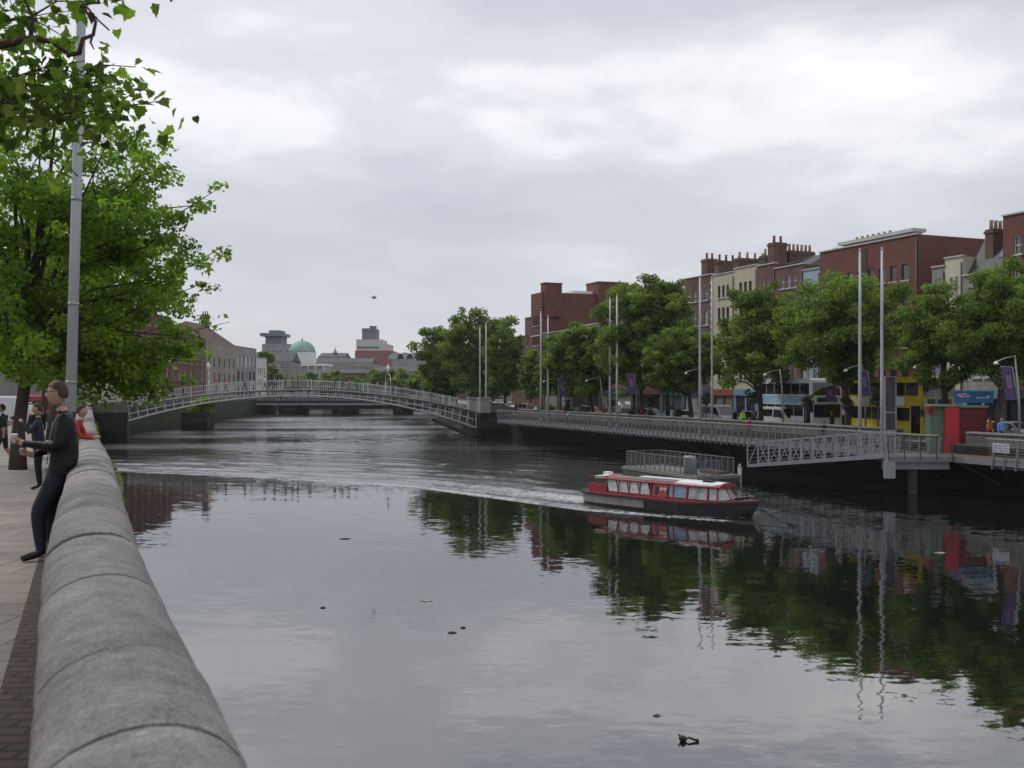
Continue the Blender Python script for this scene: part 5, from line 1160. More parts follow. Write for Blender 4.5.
mb=MB(); mb.bx(-.22,.28,-.08,-.005,2.2,2.75); p_=mb.build('notice',mat('signal_red',(0,0,0)),ks)
mb=MB(); mb.bx(-.09,.15,-.09,-.082,2.32,2.60); mb.build('notice_emblem',M_black,p_)
bs=thing('hoarding_sign','wide blue sign with a red and white wave emblem above the kiosk','sign',(27.5,62.2,DZ+2.98),R(-6))
mb=MB(); mb.bx(0,2.35,0,.12,.08,.82); mb.build('panel',mat('sign_blue',(.035,.15,.36),.5,.06,3),bs)
mb=MB(); mb.bx(.2,.28,.03,.10,-.02,.08); mb.bx(2.0,2.08,.03,.10,-.02,.08); mb.build('bracket',M_darksteel,bs)
mb=MB()
for (cx,cz,rx_,rz_) in ((.35,.60,.18,.075),(.62,.64,.15,.06),(.48,.49,.2,.05),(.80,.52,.14,.06)):
    n=12; mb.prism([(cx+rx_*math.cos(2*math.pi*i/n),cz+rz_*math.sin(2*math.pi*i/n)) for i in range(n)],-.012,-.002,'y')
mb.build('emblem_white',mat('emblem_white',(.75,.55,.58),.5,.05,3),bs)
mb=MB()
for (cx,cz,rx_,rz_) in ((.42,.60,.10,.035),(.60,.52,.12,.025),(.78,.60,.08,.028)):
    n=10; mb.prism([(cx+rx_*math.cos(2*math.pi*i/n),cz+rz_*math.sin(2*math.pi*i/n)) for i in range(n)],-.018,-.0125,'y')
mb.build('emblem_red',mat('emblem_red',(.55,.05,.08),.5,.05,3),bs)
mb=MB()
for i,(w_,h_) in enumerate(((.06,.13),(.06,.10),(.07,.10),(.03,.14),(.06,.10),(.05,.12),(.07,.09))): x=1.32+i*.105; mb.bx(x,x+w_,-.012,-.002,.36,.36+h_)
mb.bx(1.98,2.10,-.012,-.002,.44,.56)
mb.build('lettering',mat('sign_white',(.70,.74,.78),.5,.05,3),bs)

# masts
def mast(label,loc,h,r=.13,group='tall masts in pairs along the quay',lean=0,name='tall_mast'):
    t=thing(name,label,'mast',loc,0,group); t.rotation_euler=(0,lean,0)
    mb=MB(); mb.tube([(0,0,0),(0,0,h*.35),(0,0,h*.7),(0,0,h)],[r,r*.9,r*.76,r*.58],12); mb.build('pole',M_mast,t)
    for f in (.13,.22,.34): 
        mb=MB(); rr=r*(1-.28*f)+.006; mb.tube([(0,0,h*f),(0,0,h*f+.06)],rr,12); mb.build('collar',M_steel,t)
    mb=MB(); mb.tube([(0,0,0),(0,0,.5)],r*1.35,12); mb.build('foot',M_steel,t)
    mb=MB(); mb.lathe([(r*.62,h),(r*.8,h+.06),(r*.5,h+.16),(.01,h+.2)],(0,0,0),10); mb.build('cap',M_steel,t)
    return t
MG=[(480,326,'left mast of the pair in front of the great tree clump'),(486,322,'right mast of the pair in front of the great tree clump'),(541,311,'left mast of the pair in front of the stepped brick block'),(548,315,'right mast of the pair in front of the stepped brick block'),
    (610,297,'left mast of the pair before the tall quay tree'),(617,294,'right mast of the pair before the tall quay tree'),(700,275,'left mast of the pair before the brick house with quoins'),(712,276,'right, slimmer mast of the pair before the brick house with quoins'),
    (860,248,'left mast of the pair before the big red brick block'),(882,247,'right mast of the pair before the big red brick block')]
for px,yt,lab in MG:
    p=qpt(px,.32); mast(lab,(p.x,p.y,DZ),PZ(yt,p.y)-DZ-.2,.125 if px!=712 else .09)
d=17.2
mast('tall pale mast rising behind the man in the leather jacket on the left quay',(PX(67,d)+.02,d,pz(d)),15,.092,group=None,lean=.0275)
# leaning boardwalk lamps
M_lamp=mat('lamp_grey',(.42,.43,.44),.4,.1,4)
t=thing('boardwalk_lamp','x','street lamp'); mb=MB(); mb.tube([(.35,.1,0),(.28,.05,2.8),(.0,0,5.6)],[.075,.065,.045],8); mb.build('pole',M_steel,t)
mb=MB(); mb.tube([(0,0,5.55),(-.9,-.5,5.40),(-1.6,-.75,5.18)],[.035,.03,.03],6); mb.build('arm',M_lamp,t)
mb=MB(); mb.lathe([(.10,0),(.15,.04),(.10,.14),(.03,.2)],(-1.65,-.77,5.0),10); mb.build('lamp_head',M_white,t)
LP=[(933,360,'between the yellow bus and the kiosk sign'),(862,364,'beside the left mast of the right-hand pair'),(1015,355,'under the right edge tree'),(700,368,'beside the trunk of the smallest quay tree'),(634,372,'above the purple banner near the tall quay tree'),(557,378,'beside the pair of masts before the stepped block'),(780,369,'in front of the white bus'),(600,377,'left of the masts before the tall quay tree')]
for i,(px,yt,lab) in enumerate(LP):
    p=qpt(px,3.6); s_=(PZ(yt,p.y)-RZ)/5.6; loc=(p.x,p.y,RZ); lab='slim grey arm lamp '+lab
    if i==0: t.location=loc; t.rotation_euler=(0,0,R(8)); t['label']=lab; t['group']='arm lamps along the boardwalk'; t.scale=(1,1,s_); L0=t
    else: dup(L0,loc,R(8+(i*7)%11-5),lab,scale=(1,1,s_))
# purple banners
M_ban=mat('purple_cloth',(.085,.05,.14),.8,.12,2); M_bans=mat('banner_print',(.18,.11,.22),.8,.1,2)
def banner(lab,px,yt,yb,w_px,off=1.5,lean=.16,rot=-12,tag_='purple banners on the quay lamps'):
    p=qpt(px,off); d=p.y; h=PZ(yt,d)-PZ(yb,d); w_=w_px/F*d
    t=thing('hanging_banner',lab,'banner',(p.x,d,PZ(yb,d)),R(rot),tag_)
    mb=MB(); n=6; vs=[]
    for i in range(n+1):
        u=i/n; dx=-lean*h*u; bow=.06*math.sin(u*math.pi)
        for (xx,yy) in ((0,0),(w_,.02),(w_,.035),(0,.015)): vs.append((xx+dx,yy+bow*(1 if xx else .3),h*u))
    fs=[(4*i+j,4*i+(j+1)%4,4*i+4+(j+1)%4,4*i+4+j) for i in range(n) for j in range(4)]+[(0,1,2,3),(4*n+3,4*n+2,4*n+1,4*n)]
    mb.add(vs,fs); o=mb.build('cloth',M_ban,t)
    mb=MB(); dxx=-lean*h*.55; mb.box((w_*.5+dxx,-.04,h*.55),(w_*.5,.01,h*.42),Matrix.Rotation(-lean,3,'Y')); mb.build('print',M_bans,t)
    mb=MB(); mb.tube([(w_+.03,.02,0-.3),(w_+.03-lean*h,.02,h)],.025,6); mb.tube([(-lean*h,.01,h+.02),(w_-lean*h,.03,h+.02)],.02,6); mb.build('rod',M_steel,t)
banner('purple banner hanging beside the left mast of the right-hand pair',862,371,396,9)
banner('purple banner hanging below the lamp at the right edge',1006,367,400,11,rot=-8)
banner('purple banner below the lamp near the tall quay tree',630,374,394,8,lean=.22)
banner('faded purple banner near the masts before the stepped block',561,379,397,9,lean=.22)
banner('dark violet banner between the white bus and the broad quay tree',826,386,402,9,off=4,lean=0)
# poster column
p=qpt(890,2.2); d=p.y; t=thing('poster_panel','tall framed panel with a dark purple poster beside the right mast of the right-hand pair','poster panel',(PX(884.5,d),d,DZ),R(-4))
w_=11.5/F*d; h=PZ(376,d)-DZ; mb=MB(); 
for xx in (0,w_-.06): mb.bx(xx,xx+.06,-.03,.06,0,h)
mb.bx(.06,w_-.06,-.03,.06,h-.06,h); mb.bx(.06,w_-.06,-.03,.06,h*.5-.03,h*.5+.03); mb.build('frame',M_lamp,t)
mb=MB(); mb.bx(.06,w_-.06,0,.03,.9,h*.5-.03); mb.bx(.06,w_-.06,0,.03,h*.5+.03,h-.06)
pm=mat('poster_print',(.075,.05,.09),.35,.75,2.2); mb.build('poster',pm,t)
# round planted tubs on posts and olive shrubs along the parapet
GP='round planters on posts along the quay'
for i,(px,y,lab) in enumerate(((878,398,'between the masts before the yellow bus'),(846,402,'left of the purple banner beside the masts'),(806,400,'in front of the white bus'),(752,396,'left of the dark trunk near the pale van'),(706,398,'in front of the silver van'),(612,401,'at the foot of the masts before the tall quay tree'),(650,400,'right of the near banner'),(568,402,'beside the faded banner'))):
    p=qpt(px,3.1); d=p.y; t=thing('planter_post','ball planter on a post '+lab,'planter',(p.x,d,RZ),0,GP)
    z=PZ(y,d)-RZ; mb=MB(); mb.tube([(0,0,0),(0,0,z-.3)],.05,7); mb.lathe([(.2,z-.55),(.36,z-.25),(.36,z-.2)],(0,0,0),12); mb.build('post',M_darksteel,t)
    leaf_cloud('foliage',[(0,0,z)]+[(random.uniform(-.35,.35),random.uniform(-.35,.35),z+random.uniform(-.45,.35)) for _ in range(7)],[(.45,.45,.4)]+[(.3,.3,.3)]*7,420,.16,M_leafD,t,300+i)
for i,(px,lab) in enumerate(((541,'first olive shrub tub from the footbridge along the parapet'),(551,'second olive shrub tub from the footbridge along the parapet'),(568,'third olive shrub tub from the footbridge along the parapet'),(632,'olive shrub tub beside the tall quay tree trunk'),(652,'olive shrub tub right of the tall quay tree trunk'),(677,'pale olive shrub tub left of the white car'))):
    p=qpt(px,2.95); d=p.y; t=thing('shrub_tub',lab,'shrub tub',(p.x,d,RZ+.0),0,'olive shrub tubs along the parapet')
    mb=MB(); mb.lathe([(.32,0),(.42,.6),(.45,.62),(.36,.6)],(0,0,0),12); mb.build('tub',M_conc,t)
    leaf_cloud('foliage',[(random.uniform(-.25,.25),random.uniform(-.25,.25),random.uniform(.7,1.35)) for _ in range(8)],[(.35,.35,.3)]*8,380,.15,M_leafD,t,340+i)
# climbing weeds on the left wall
t=MB()
cs=[];rs=[]
for i in range(40):
    d=14+i*1.0+random.uniform(-.5,.5); q,tt,nn=frame_at(d); c=q+nn*.30+Vector((0,0,pz(d)+.2-random.random()*1.8)); cs.append(tuple(c)); rs.append((.16,.4,.45))
cs+= [tuple(BL+bd*9.5+Vector((0,-.5,3.0+random.uniform(-.6,.6)))) for _ in range(0)]
o=leaf_cloud('wall_ivy',cs,rs,3200,.14,M_leafL,None,401,up=0); tag(o,'green weeds hanging down the river face of the left wall','ivy',kind='stuff')
# shrub growing at the waterline under the left part of the footbridge
t=thing('river_shrub','bright green shrub on a dark pier stub under the left part of the footbridge','shrub',(PX(198,150),150,0))
mb=MB(); mb.bx(-1.9,1.9,-2,2,-1,2.6); mb.build('pier_stub',M_quay,t)
leaf_cloud('foliage',[(random.uniform(-1.5,2.2),random.uniform(-1,1),random.uniform(2.6,4.4)) for _ in range(14)],[(.9,.9,.7)]*14,1500,.4,M_leafL,t,402)

# people on the right bank
GQ='people on the right quay'
QP=[(743,3.4,'stand',C_hiv,C_black,'person in a lime high-visibility vest behind the parapet, left of the pale van',1.72),(735,3.6,'stand',C_black,C_black,'dark figure just left of the lime vest',1.72),(749,1.2,'walk',C_red,C_denim,'person in a red top on the boardwalk below the lime vest',1.7),
    (568,1.2,'lean',C_blue,C_dark,'person in pale blue leaning on the railing right of the masts before the stepped block',1.7),(832,3.5,'walk',C_black,C_black,'person in black walking below the violet banner',1.75),(824,1.3,'stand',C_dark,C_denim,'person in charcoal on the boardwalk in front of the white bus',1.7),
    (516,3.2,'stand',C_maroon,C_dark,'leftmost of the small crowd where the footbridge meets the right quay',1.68),(520,3.5,'walk',C_navy,C_dark,'person in navy in the small crowd at the right end of the footbridge',1.72),(524,3.2,'stand',C_black,C_dark,'person in black in the small crowd at the right end of the footbridge',1.75),(528,3.7,'walk',C_pink,C_dark,'person in pink in the small crowd at the right end of the footbridge',1.64),
    (507,3.6,'walk',C_beige,C_denim,'person in beige just right of the pale bridge block',1.7),(532,3.3,'stand',C_grey,C_dark,'person in grey at the right side of the small crowd',1.74),
    (672,15.5,'stand',C_navy,C_white,'person in navy outside the teal shop',1.74),(642,3.4,'walk',C_maroon,C_dark,'person in maroon under the tall quay tree',1.7),(604,3.8,'walk',C_red,C_dark,'person in red behind the masts before the tall quay tree',1.7),(588,3.4,'stand',C_navy,C_dark,'person in navy under the trees before the low dark house',1.72),
    (1001,3.4,'stand',C_blue,C_black,'person in blue near the pale blue shop at the right edge',1.74),(960,4.0,'stand',C_black,C_black,'dark figure standing behind the kiosk',1.76),(722,15.5,'walk',C_black,C_dark,'person in black outside the orange sign shop',1.72),(990,3.6,'walk',C_red,C_black,'person in a red top left of the pale blue shop',1.7),
    (620,3.6,'walk',C_white,C_denim,'person in white behind the near banner',1.72)]
for px,off,ps,a,b_,lab,h in QP:
    p=qpt(px,off); person(lab,ps,(p.x,p.y,DZ if off<2.6 else RZ),QROT+(0 if px%2 else math.pi)+(math.pi/2 if ps=='lean' else 0)*(-1),a,b_,GQ,h=h,longhair=px%3==0)
# ------------------------------------------------------------------ vehicles (local +x = forward, z up, origin on the road)
M_tyre=M_rubber; M_rim=mat('wheel_rim',(.35,.35,.36),.35,.1,6,metal=.8); M_vglass=glassmat('vehicle_glass',(.012,.015,.018),.06,.3,1)
M_head=mat('headlamp',(.75,.75,.72),.15,.05,5); M_tail=mat('tail_lamp',(.45,.02,.02),.3,.05,5); M_plate=mat('number_plate',(.65,.65,.6),.5,.1,5)
def wheel(t,x,y,r,w_=.22):
    rot=Matrix.Rotation(math.pi/2,3,'X'); m=MB(); m.lathe([(r*.62,-w_/2),(r*.95,-w_/2),(r,-w_*.35),(r,w_*.35),(r*.95,w_/2),(r*.62,w_/2)],(x,y,r),18,0,rot); o=m.build('wheel',M_tyre,t)
    m=MB(); m.lathe([(r*.60,-w_/2-.006),(r*.5,-w_/2+.02),(r*.15,-w_/2+.01),(r*.15,w_/2-.01),(r*.5,w_/2-.02),(r*.60,w_/2+.006)],(x,y,r),14,0,rot); m.build('rim',M_rim,o)
def loft_body(secs,m):     # secs: (x, halfwidth bottom, halfwidth shoulder, halfwidth roof, zbottom, zshoulder, zroof)
    mb=MB(); vs=[]
    for x,wb,ws,wr,z0,zs,zr in secs:
        vs+=[(x,-wb,z0),(x,-ws,(z0+zs)*.5),(x,-ws*.98,zs),(x,-wr,zr-.06),(x,-wr*.85,zr),(x,wr*.85,zr),(x,wr,zr-.06),(x,ws*.98,zs),(x,ws,(z0+zs)*.5),(x,wb,z0)]
    n=10; fs=[(i*n+j,i*n+(j+1)%n,(i+1)*n+(j+1)%n,(i+1)*n+j) for i in range(len(secs)-1) for j in range(n)]+[tuple(range(n)),tuple(range((len(secs)-1)*n,len(secs)*n))]
    mb.add(vs,fs,0,False); return mb
def car(label,loc,rot,col,kind='car',name=None,group='vehicles on the right quay road'):
    paint=mat('car_paint_'+'_'.join(f'{int(c*100)}' for c in col),col,.25,.04,3,spec=.7)
    t=thing(name or ('parked_car' if kind=='car' else 'van'),label,kind,loc,rot,group)
    if kind=='car':
        L_,W_,Ht=4.2,.86,1.46
        S=[(-2.1,.70,.74,.66,.32,.62,.80),(-2.0,.82,.84,.70,.24,.88,1.02),(-1.75,.84,.86,.62,.22,.92,1.20),(-1.2,.85,.87,.60,.22,.92,1.42),(-.2,.85,.87,.61,.22,.92,1.46),(.45,.85,.87,.60,.22,.92,1.38),(1.15,.85,.86,.70,.22,.90,1.00),(1.75,.83,.84,.72,.22,.78,.86),(2.05,.74,.78,.62,.28,.62,.70)]
        loft_body(S,None).build('body',paint,t)
        for s in (-1,1):
            for poly in ([(-1.55,.95),(-.32,.95),(-.32,1.37),(-1.15,1.36)],[(-.24,.95),(.98,.95),(.42,1.33),(-.24,1.37)]):
                g=MB(); g.add([(x,s*(.865-(z-.92)*.48)+s*.014,z) for x,z in poly]+[(x,s*(.865-(z-.92)*.48)-s*.02,z) for x,z in poly],[(0,1,2,3),(4,5,6,7)]+[(i,(i+1)%4,(i+1)%4+4,i+4) for i in range(4)]); g.build('side_window',M_vglass,t)
        g=MB(); g.add([(1.13,-.68,1.03),(1.13,.68,1.03),(.52,.54,1.38),(.52,-.54,1.38),(1.10,-.66,1.0),(1.10,.66,1.0),(.5,.52,1.35),(.5,-.52,1.35)],[(0,1,2,3),(4,5,6,7),(0,1,5,4),(1,2,6,5),(2,3,7,6),(3,0,4,7)]); g.build('windscreen',M_vglass,t)
        g=MB(); g.add([(-1.84,-.6,1.12),(-1.84,.6,1.12),(-1.28,.52,1.42),(-1.28,-.52,1.42)],[(0,1,2,3)]); g.build('rear_window',M_vglass,t)
        for s in(-1,1):
            h=MB(); h.box((1.97,s*.62,.66),(.18,.26,.13)); h.build('headlight',M_head,t); h=MB(); h.box((-2.03,s*.66,.82),(.1,.2,.16)); h.build('tail_light',M_tail,t)
            h=MB(); h.box((.85,s*.98,1.0),(.12,.18,.12)); h.build('mirror',paint,t)
            for x in(-1.3,1.32): wheel(t,x,s*.76,.31)
        h=MB(); h.box((2.08,0,.40),(.05,1.3,.2)); h.box((2.07,0,.62),(.04,.7,.1)); h.build('grille',M_black,t)
        h=MB(); h.box((2.11,0,.46),(.02,.5,.11)); h.build('number_plate',M_plate,t)
    else:
        S=[(-2.3,.86,.9,.80,.35,1.1,1.90),(-2.2,.9,.93,.84,.28,1.1,1.97),(-.2,.9,.94,.84,.28,1.1,2.0),(.7,.9,.94,.80,.28,1.08,1.97),(1.15,.9,.93,.76,.28,1.05,1.55),(1.6,.88,.92,.80,.28,1.0,1.12),(2.15,.85,.88,.74,.28,.86,.98),(2.35,.76,.80,.66,.34,.66,.76)]
        loft_body(S,None).build('body',paint,t)
        g=MB(); g.add([(1.62,-.74,1.16),(1.62,.74,1.16),(.84,.70,1.86),(.84,-.70,1.86),(1.55,-.7,1.1),(1.55,.7,1.1),(.78,.68,1.8),(.78,-.68,1.8)],[(0,1,2,3),(4,5,6,7),(0,1,5,4),(1,2,6,5),(2,3,7,6),(3,0,4,7)]); g.build('windscreen',M_vglass,t)
        for s in(-1,1):
            for poly in ([(-.1,1.15),(1.25,1.15),(.75,1.75),(-.1,1.78)],[(-1.9,1.2),(-.25,1.2),(-.25,1.78),(-1.9,1.78)]):
                f=lambda z: .935-(z-1.1)*.115
                g=MB(); g.add([(x,s*(f(z)+.012),z) for x,z in poly]+[(x,s*(f(z)-.03),z) for x,z in poly],[(0,1,2,3),(4,5,6,7)]+[(i,(i+1)%4,(i+1)%4+4,i+4) for i in range(4)]); g.build('side_window',M_vglass,t)
        for s in(-1,1):
            h=MB(); h.box((2.27,s*.66,.80),(.16,.24,.18)); h.build('headlight',M_head,t); h=MB(); h.box((1.2,s*1.04,1.2),(.12,.2,.26)); h.build('mirror',M_black,t)
            h=MB(); h.box((-2.28,s*.8,1.0),(.08,.12,.35)); h.build('tail_light',M_tail,t)
            for x in(-1.45,1.45): wheel(t,x,s*.80,.34)
        h=MB(); h.box((2.36,0,.50),(.06,1.4,.26)); h.box((2.33,0,.74),(.05,.8,.09)); h.build('bumper',M_black,t)
        h=MB(); h.box((2.40,0,.50),(.02,.52,.12)); h.build('number_plate',M_plate,t)
    return t
def bus(label,loc,rot,side,low,band,name='double_decker_bus',adverts=()):
    t=thing(name,label,'bus',loc,rot,'double-decker buses on the right quay road')
    L_,W_,Ht=10.4,1.25,4.35; b=MB()
    prof=[(-5.2,.35),(-5.2,4.1),(-5.0,4.35),(4.7,4.35),(5.0,4.2),(5.22,3.0),(5.28,2.0),(5.28,.45),(5.15,.32)]
    b.prism(prof,-W_,W_,'y'); b.build('body',side,t)
    l=MB()
    for s in(-1,1): l.bx(-5.15,5.1,s*(W_+.004)-.004,s*(W_+.004)+.004,.33,.95)
    l.build('skirt',low,t)
    if band:
        l=MB()
        for s in(-1,1): l.bx(-4.6,3.6,s*(W_+.008)-.004,s*(W_+.008)+.004,2.28,2.95)
        l.build('advert_panel',band,t)
    for s in (-1,1):
        for z0,z1,x0,x1,n in ((3.05,3.95,-4.9,4.75,6),(1.30,2.2,-4.9,3.7,5)):
            for i in range(n):
                a=x0+(x1-x0)*i/n+.05; c=x0+(x1-x0)*(i+1)/n-.05; w=MB(); w.bx(a,c,s*(W_+.006)-.012,s*(W_+.006)+.012,z0,z1); w.build('side_window',M_vglass,t)
        d_=MB(); d_.bx(3.85,4.95,s*(W_+.006)-.012,s*(W_+.006)+.012,.45,2.35) if s<0 else d_.bx(4.1,4.9,s*(W_+.006)-.012,s*(W_+.006)+.012,1.3,2.3); d_.build('door' if s<0 else 'cab_window',M_vglass,t)
        for x in(-3.2,3.1): wheel(t,x,s*(W_-.16),.48,.3)
        h=MB(); h.box((5.28,s*.95,.78),(.08,.34,.2)); h.build('headlight',M_head,t)
        h=MB(); h.tube([(5.2,s*1.2,2.6),(5.55,s*1.45,2.6),(5.55,s*1.45,2.1)],.03,5); h.box((5.55,s*1.45,1.9),(.1,.22,.5)); h.build('mirror',M_black,t)
        h=MB(); h.box((-5.22,s*1.0,1.2),(.05,.2,.5)); h.build('tail_light',M_tail,t)
    w=MB(); w.add([(5.275,-1.1,1.25),(5.275,1.1,1.25),(5.31,1.1,1.25),(5.31,-1.1,1.25),(5.265,-1.1,2.3),(5.265,1.1,2.3),(5.30,1.1,2.3),(5.30,-1.1,2.3)],[(0,1,2,3),(4,5,6,7),(3,2,6,7),(0,1,5,4),(0,3,7,4),(1,2,6,5)]); w.build('windscreen',M_vglass,t)
    w=MB(); w.add([(5.20,-1.12,3.0),(5.20,1.12,3.0),(5.245,1.12,3.0),(5.245,-1.12,3.0),(5.03,-1.12,4.0),(5.03,1.12,4.0),(5.075,1.12,4.0),(5.075,-1.12,4.0)],[(0,1,2,3),(4,5,6,7),(3,2,6,7),(0,1,5,4),(0,3,7,4),(1,2,6,5)]); w.build('upper_windscreen',M_vglass,t)
    w=MB(); w.box((5.27,0,2.65),(.06,1.7,.36)); p_=w.build('destination_display',M_black,t)
    w=MB(); w.box((5.285,0,.42),(.06,2.2,.25)); w.build('bumper',M_black,t)
    for lab,x0,x1,z0,z1,m_ in adverts:
        for s in (-1,1):
            w=MB(); w.bx(x0,x1,s*(W_+.014)-.004,s*(W_+.014)+.004,z0,z1); w.build(lab,m_,t)
    return t
def road(px,off): p=qpt(px,off); return (p.x,p.y,RZ-.12)
# nose towards the viewer (QROT) on the near side lanes
bus('white double-decker bus with pale blue band, partly hidden by a quay tree',road(797,8.6),QROT-R(12),mat('bus_white',(.66,.69,.73),.3,.06,1),mat('bus_grey',(.42,.46,.50),.35,.05,1),mat('bus_skyblue',(.30,.44,.56),.35,.1,1))
bus('yellow double-decker bus behind the masts and the kiosk',road(898,7.9),QROT-R(13),mat('bus_yellow',(.46,.34,.012),.3,.05,1),mat('bus_yellow_low',(.50,.40,.03),.35,.05,1),None,adverts=(('advert_poster',1.6,3.0,2.35,2.95,mat('advert_pale',(.45,.58,.66),.4,.25,3)),('side_band',-5.0,1.5,2.42,2.85,mat('bus_cream_band',(.45,.42,.30),.4,.1,1))))
car('silver van with sloping bonnet left of the lime vest',road(719,7.9),QROT,(.42,.43,.45),'van')
car('pale van in front of the white bus',road(783,7.4),QROT,(.50,.50,.48),'van')
car('white car low behind the parapet left of the silver van',road(694,7.4),QROT,(.62,.62,.62))
car('dark car ahead of the pale van behind the tree trunk',road(755,10.5),QROT,(.03,.03,.035))
car('white car seen to the right of the kiosk',road(985,8.0),QROT,(.62,.62,.62))
car('silver car farthest right, under the right edge tree',road(1012,8.2),QROT,(.40,.41,.42))
car('dark car between the two buses',road(850,10.8),QROT,(.02,.02,.03))
car('white car left of the small crowd near the footbridge end',road(493,8.4),QROT,(.62,.62,.62))
car('silver car in the small queue right of the footbridge end',road(502,8.2),QROT,(.45,.46,.47))
car('white car in the small queue right of the footbridge end',road(508,11.0),QROT,(.64,.64,.64))
car('pale car at the tail of the small queue beside the crowd',road(529,8.2),QROT,(.55,.56,.56))
car('dark red car under the trees near the low dark house',road(590,9.0),QROT,(.10,.015,.015))
car('blue-grey car under the tall quay tree',road(650,8.6),QROT,(.10,.13,.17))
def lroad(px,d): return (PX(px,d),d,pz(d)-.12)
la=math.atan2(1,-.4235)
car('white van parked on the left road at the left edge of the photo',lroad(6,68),la,(.60,.60,.62),'van',group='vehicles on the left road')
car('pale blue car behind the tree trunk on the left road',lroad(28,78),la,(.30,.38,.45),group='vehicles on the left road')
car('deep red van far down the left road',lroad(38,92),la,(.35,.02,.025),'van',group='vehicles on the left road')

# ------------------------------------------------------------------ the tour boat
L=(BB-BS).length; rot=math.atan2(AX.y,AX.x)
bt=thing('tour_boat','long low river tour boat, black hull, red deck and glazed cabin, heading right','boat',((BS.x+BB.x)/2,(BS.y+BB.y)/2,0),rot)
hl=L/2
M_hull=mat('boat_black_hull',(.012,.012,.014),.35,.3,2,spec=.6); M_bred=mat('boat_red',(.27,.035,.045),.45,.25,3); M_bgrey=mat('boat_grey_side',(.30,.29,.28),.5,.2,2,streak=True)
M_rub=mat('rub_rail',(.05,.02,.02),.6,.2,4)
def hw_(u):    # u 0 stern .. 1 bow
    return 1.30*(.90+.10*min(1,u/.15)) if u<.62 else 1.30*(1-((u-.62)/.38)**2.2)+.02
def zg(u): return .60+.0*u+(.26*max(0,(u-.55)/.45)**2)
mb=MB(); N_=24; vs=[]
for i in range(N_+1):
    u=i/N_; x=-hl+L*u; w=hw_(u); z=zg(u); xr=x-(.75*max(0,(u-.8)/.2)) 
    vs+=[(x,-w,z),(x-.3*(x-xr),-w*.97,z*.5),(xr,-w*.90,-.05),(xr,-w*.5,-.45),(xr,w*.5,-.45),(xr,w*.90,-.05),(x-.3*(x-xr),w*.97,z*.5),(x,w,z)]
mb.add(vs,[(i*8+j,i*8+j+1,(i+1)*8+j+1,(i+1)*8+j) for i in range(N_) for j in range(7)]+[tuple(range(8)),tuple(range(N_*8,N_*8+8))]+[(i*8+7,i*8,(i+1)*8,(i+1)*8+7) for i in range(N_)],0,False); mb.build('hull',M_hull,bt)
for s in(-1,1):
    mb=MB()
    for i in range(1,11):
        u0,u1=(i-.98)/N_,(i)/N_
        q=[]
        for u in(u0,u1):
            x=-hl+L*u; w=hw_(u); q+= [(x,s*(w+.012),zg(u)-.10),(x,s*(w*.975+.014),.10)]
        mb.add(q,[(0,1,3,2)])
    mb.build('side_panel',M_bgrey,bt)
for s in(-1,1):
    mb=MB(); pts=[]
    for i in range(N_+1): u=i/N_; pts.append((-hl+L*u,s*(hw_(u)+.02),zg(u)-.03-(.0 if u<.56 else .0)))
    for a,b_ in zip(pts[:-1],pts[1:]): mb.bar(a,b_,.09,.11)
    mb.build('rub_rail',M_rub,bt)
mb=MB(); vs=[]
for i in range(N_+1): u=i/N_; w=hw_(u)-.02; vs+=[(-hl+L*u,-w,zg(u)+.03),(-hl+L*u,w,zg(u)+.03),(-hl+L*u,-w,zg(u)-.05),(-hl+L*u,w,zg(u)-.05)]
mb.add(vs,[(4*i,4*i+1,4*i+5,4*i+4) for i in range(N_)]+[(4*i,4*i+4,4*i+6,4*i+2) for i in range(N_)]+[(4*i+1,4*i+5,4*i+7,4*i+3) for i in range(N_)]); mb.build('deck',M_bred,bt)
# cabin: x from -hl+1.7 to hl-1.75 ; windows one by one
cx0,cx1=-hl+1.55,hl-1.9; zb0,zt0=.73,1.40
def cw(x): 
    u=(x+hl)/L; return min(1.02,hw_(u)-.24)
mb=MB()
xs=[cx0+(cx1-cx0)*i/14 for i in range(15)]
for s in(-1,1):
    for a,b_ in zip(xs[:-1],xs[1:]): 
        mb.add([(a,s*(cw(a)+.05),.6),(b_,s*(cw(b_)+.05),.6),(b_,s*(cw(b_)+.05),zb0),(a,s*(cw(a)+.05),zb0)],[(0,1,2,3)])
        mb.add([(a,s*(cw(a)+.05),zb0),(b_,s*(cw(b_)+.05),zb0),(b_,s*(cw(b_)-.04),zb0),(a,s*(cw(a)-.04),zb0)],[(0,1,2,3)])
for x in (cx0,):
    mb.add([(x,-cw(x)-.05,.6),(x,cw(x)+.05,.6),(x,cw(x)-.1,zt0),(x,-cw(x)+.1,zt0)],[(0,1,2,3)])
w1=cw(cx1); mb.add([(cx1,-w1-.05,.6),(cx1+.18,0,.62),(cx1,w1+.05,.6),(cx1,w1+.05,zb0),(cx1+.18,0,zb0+.02),(cx1,-w1-.05,zb0)],[(0,1,4,5),(1,2,3,4)])
mb.build('cabin_side',M_bred,bt)
M_cwin=mat('boat_window',(.36,.37,.37),.10,.45,2.6,spec=.8); M_cwinb=mat('boat_window_blue',(.10,.18,.26),.08,.25,1.5,spec=.9)
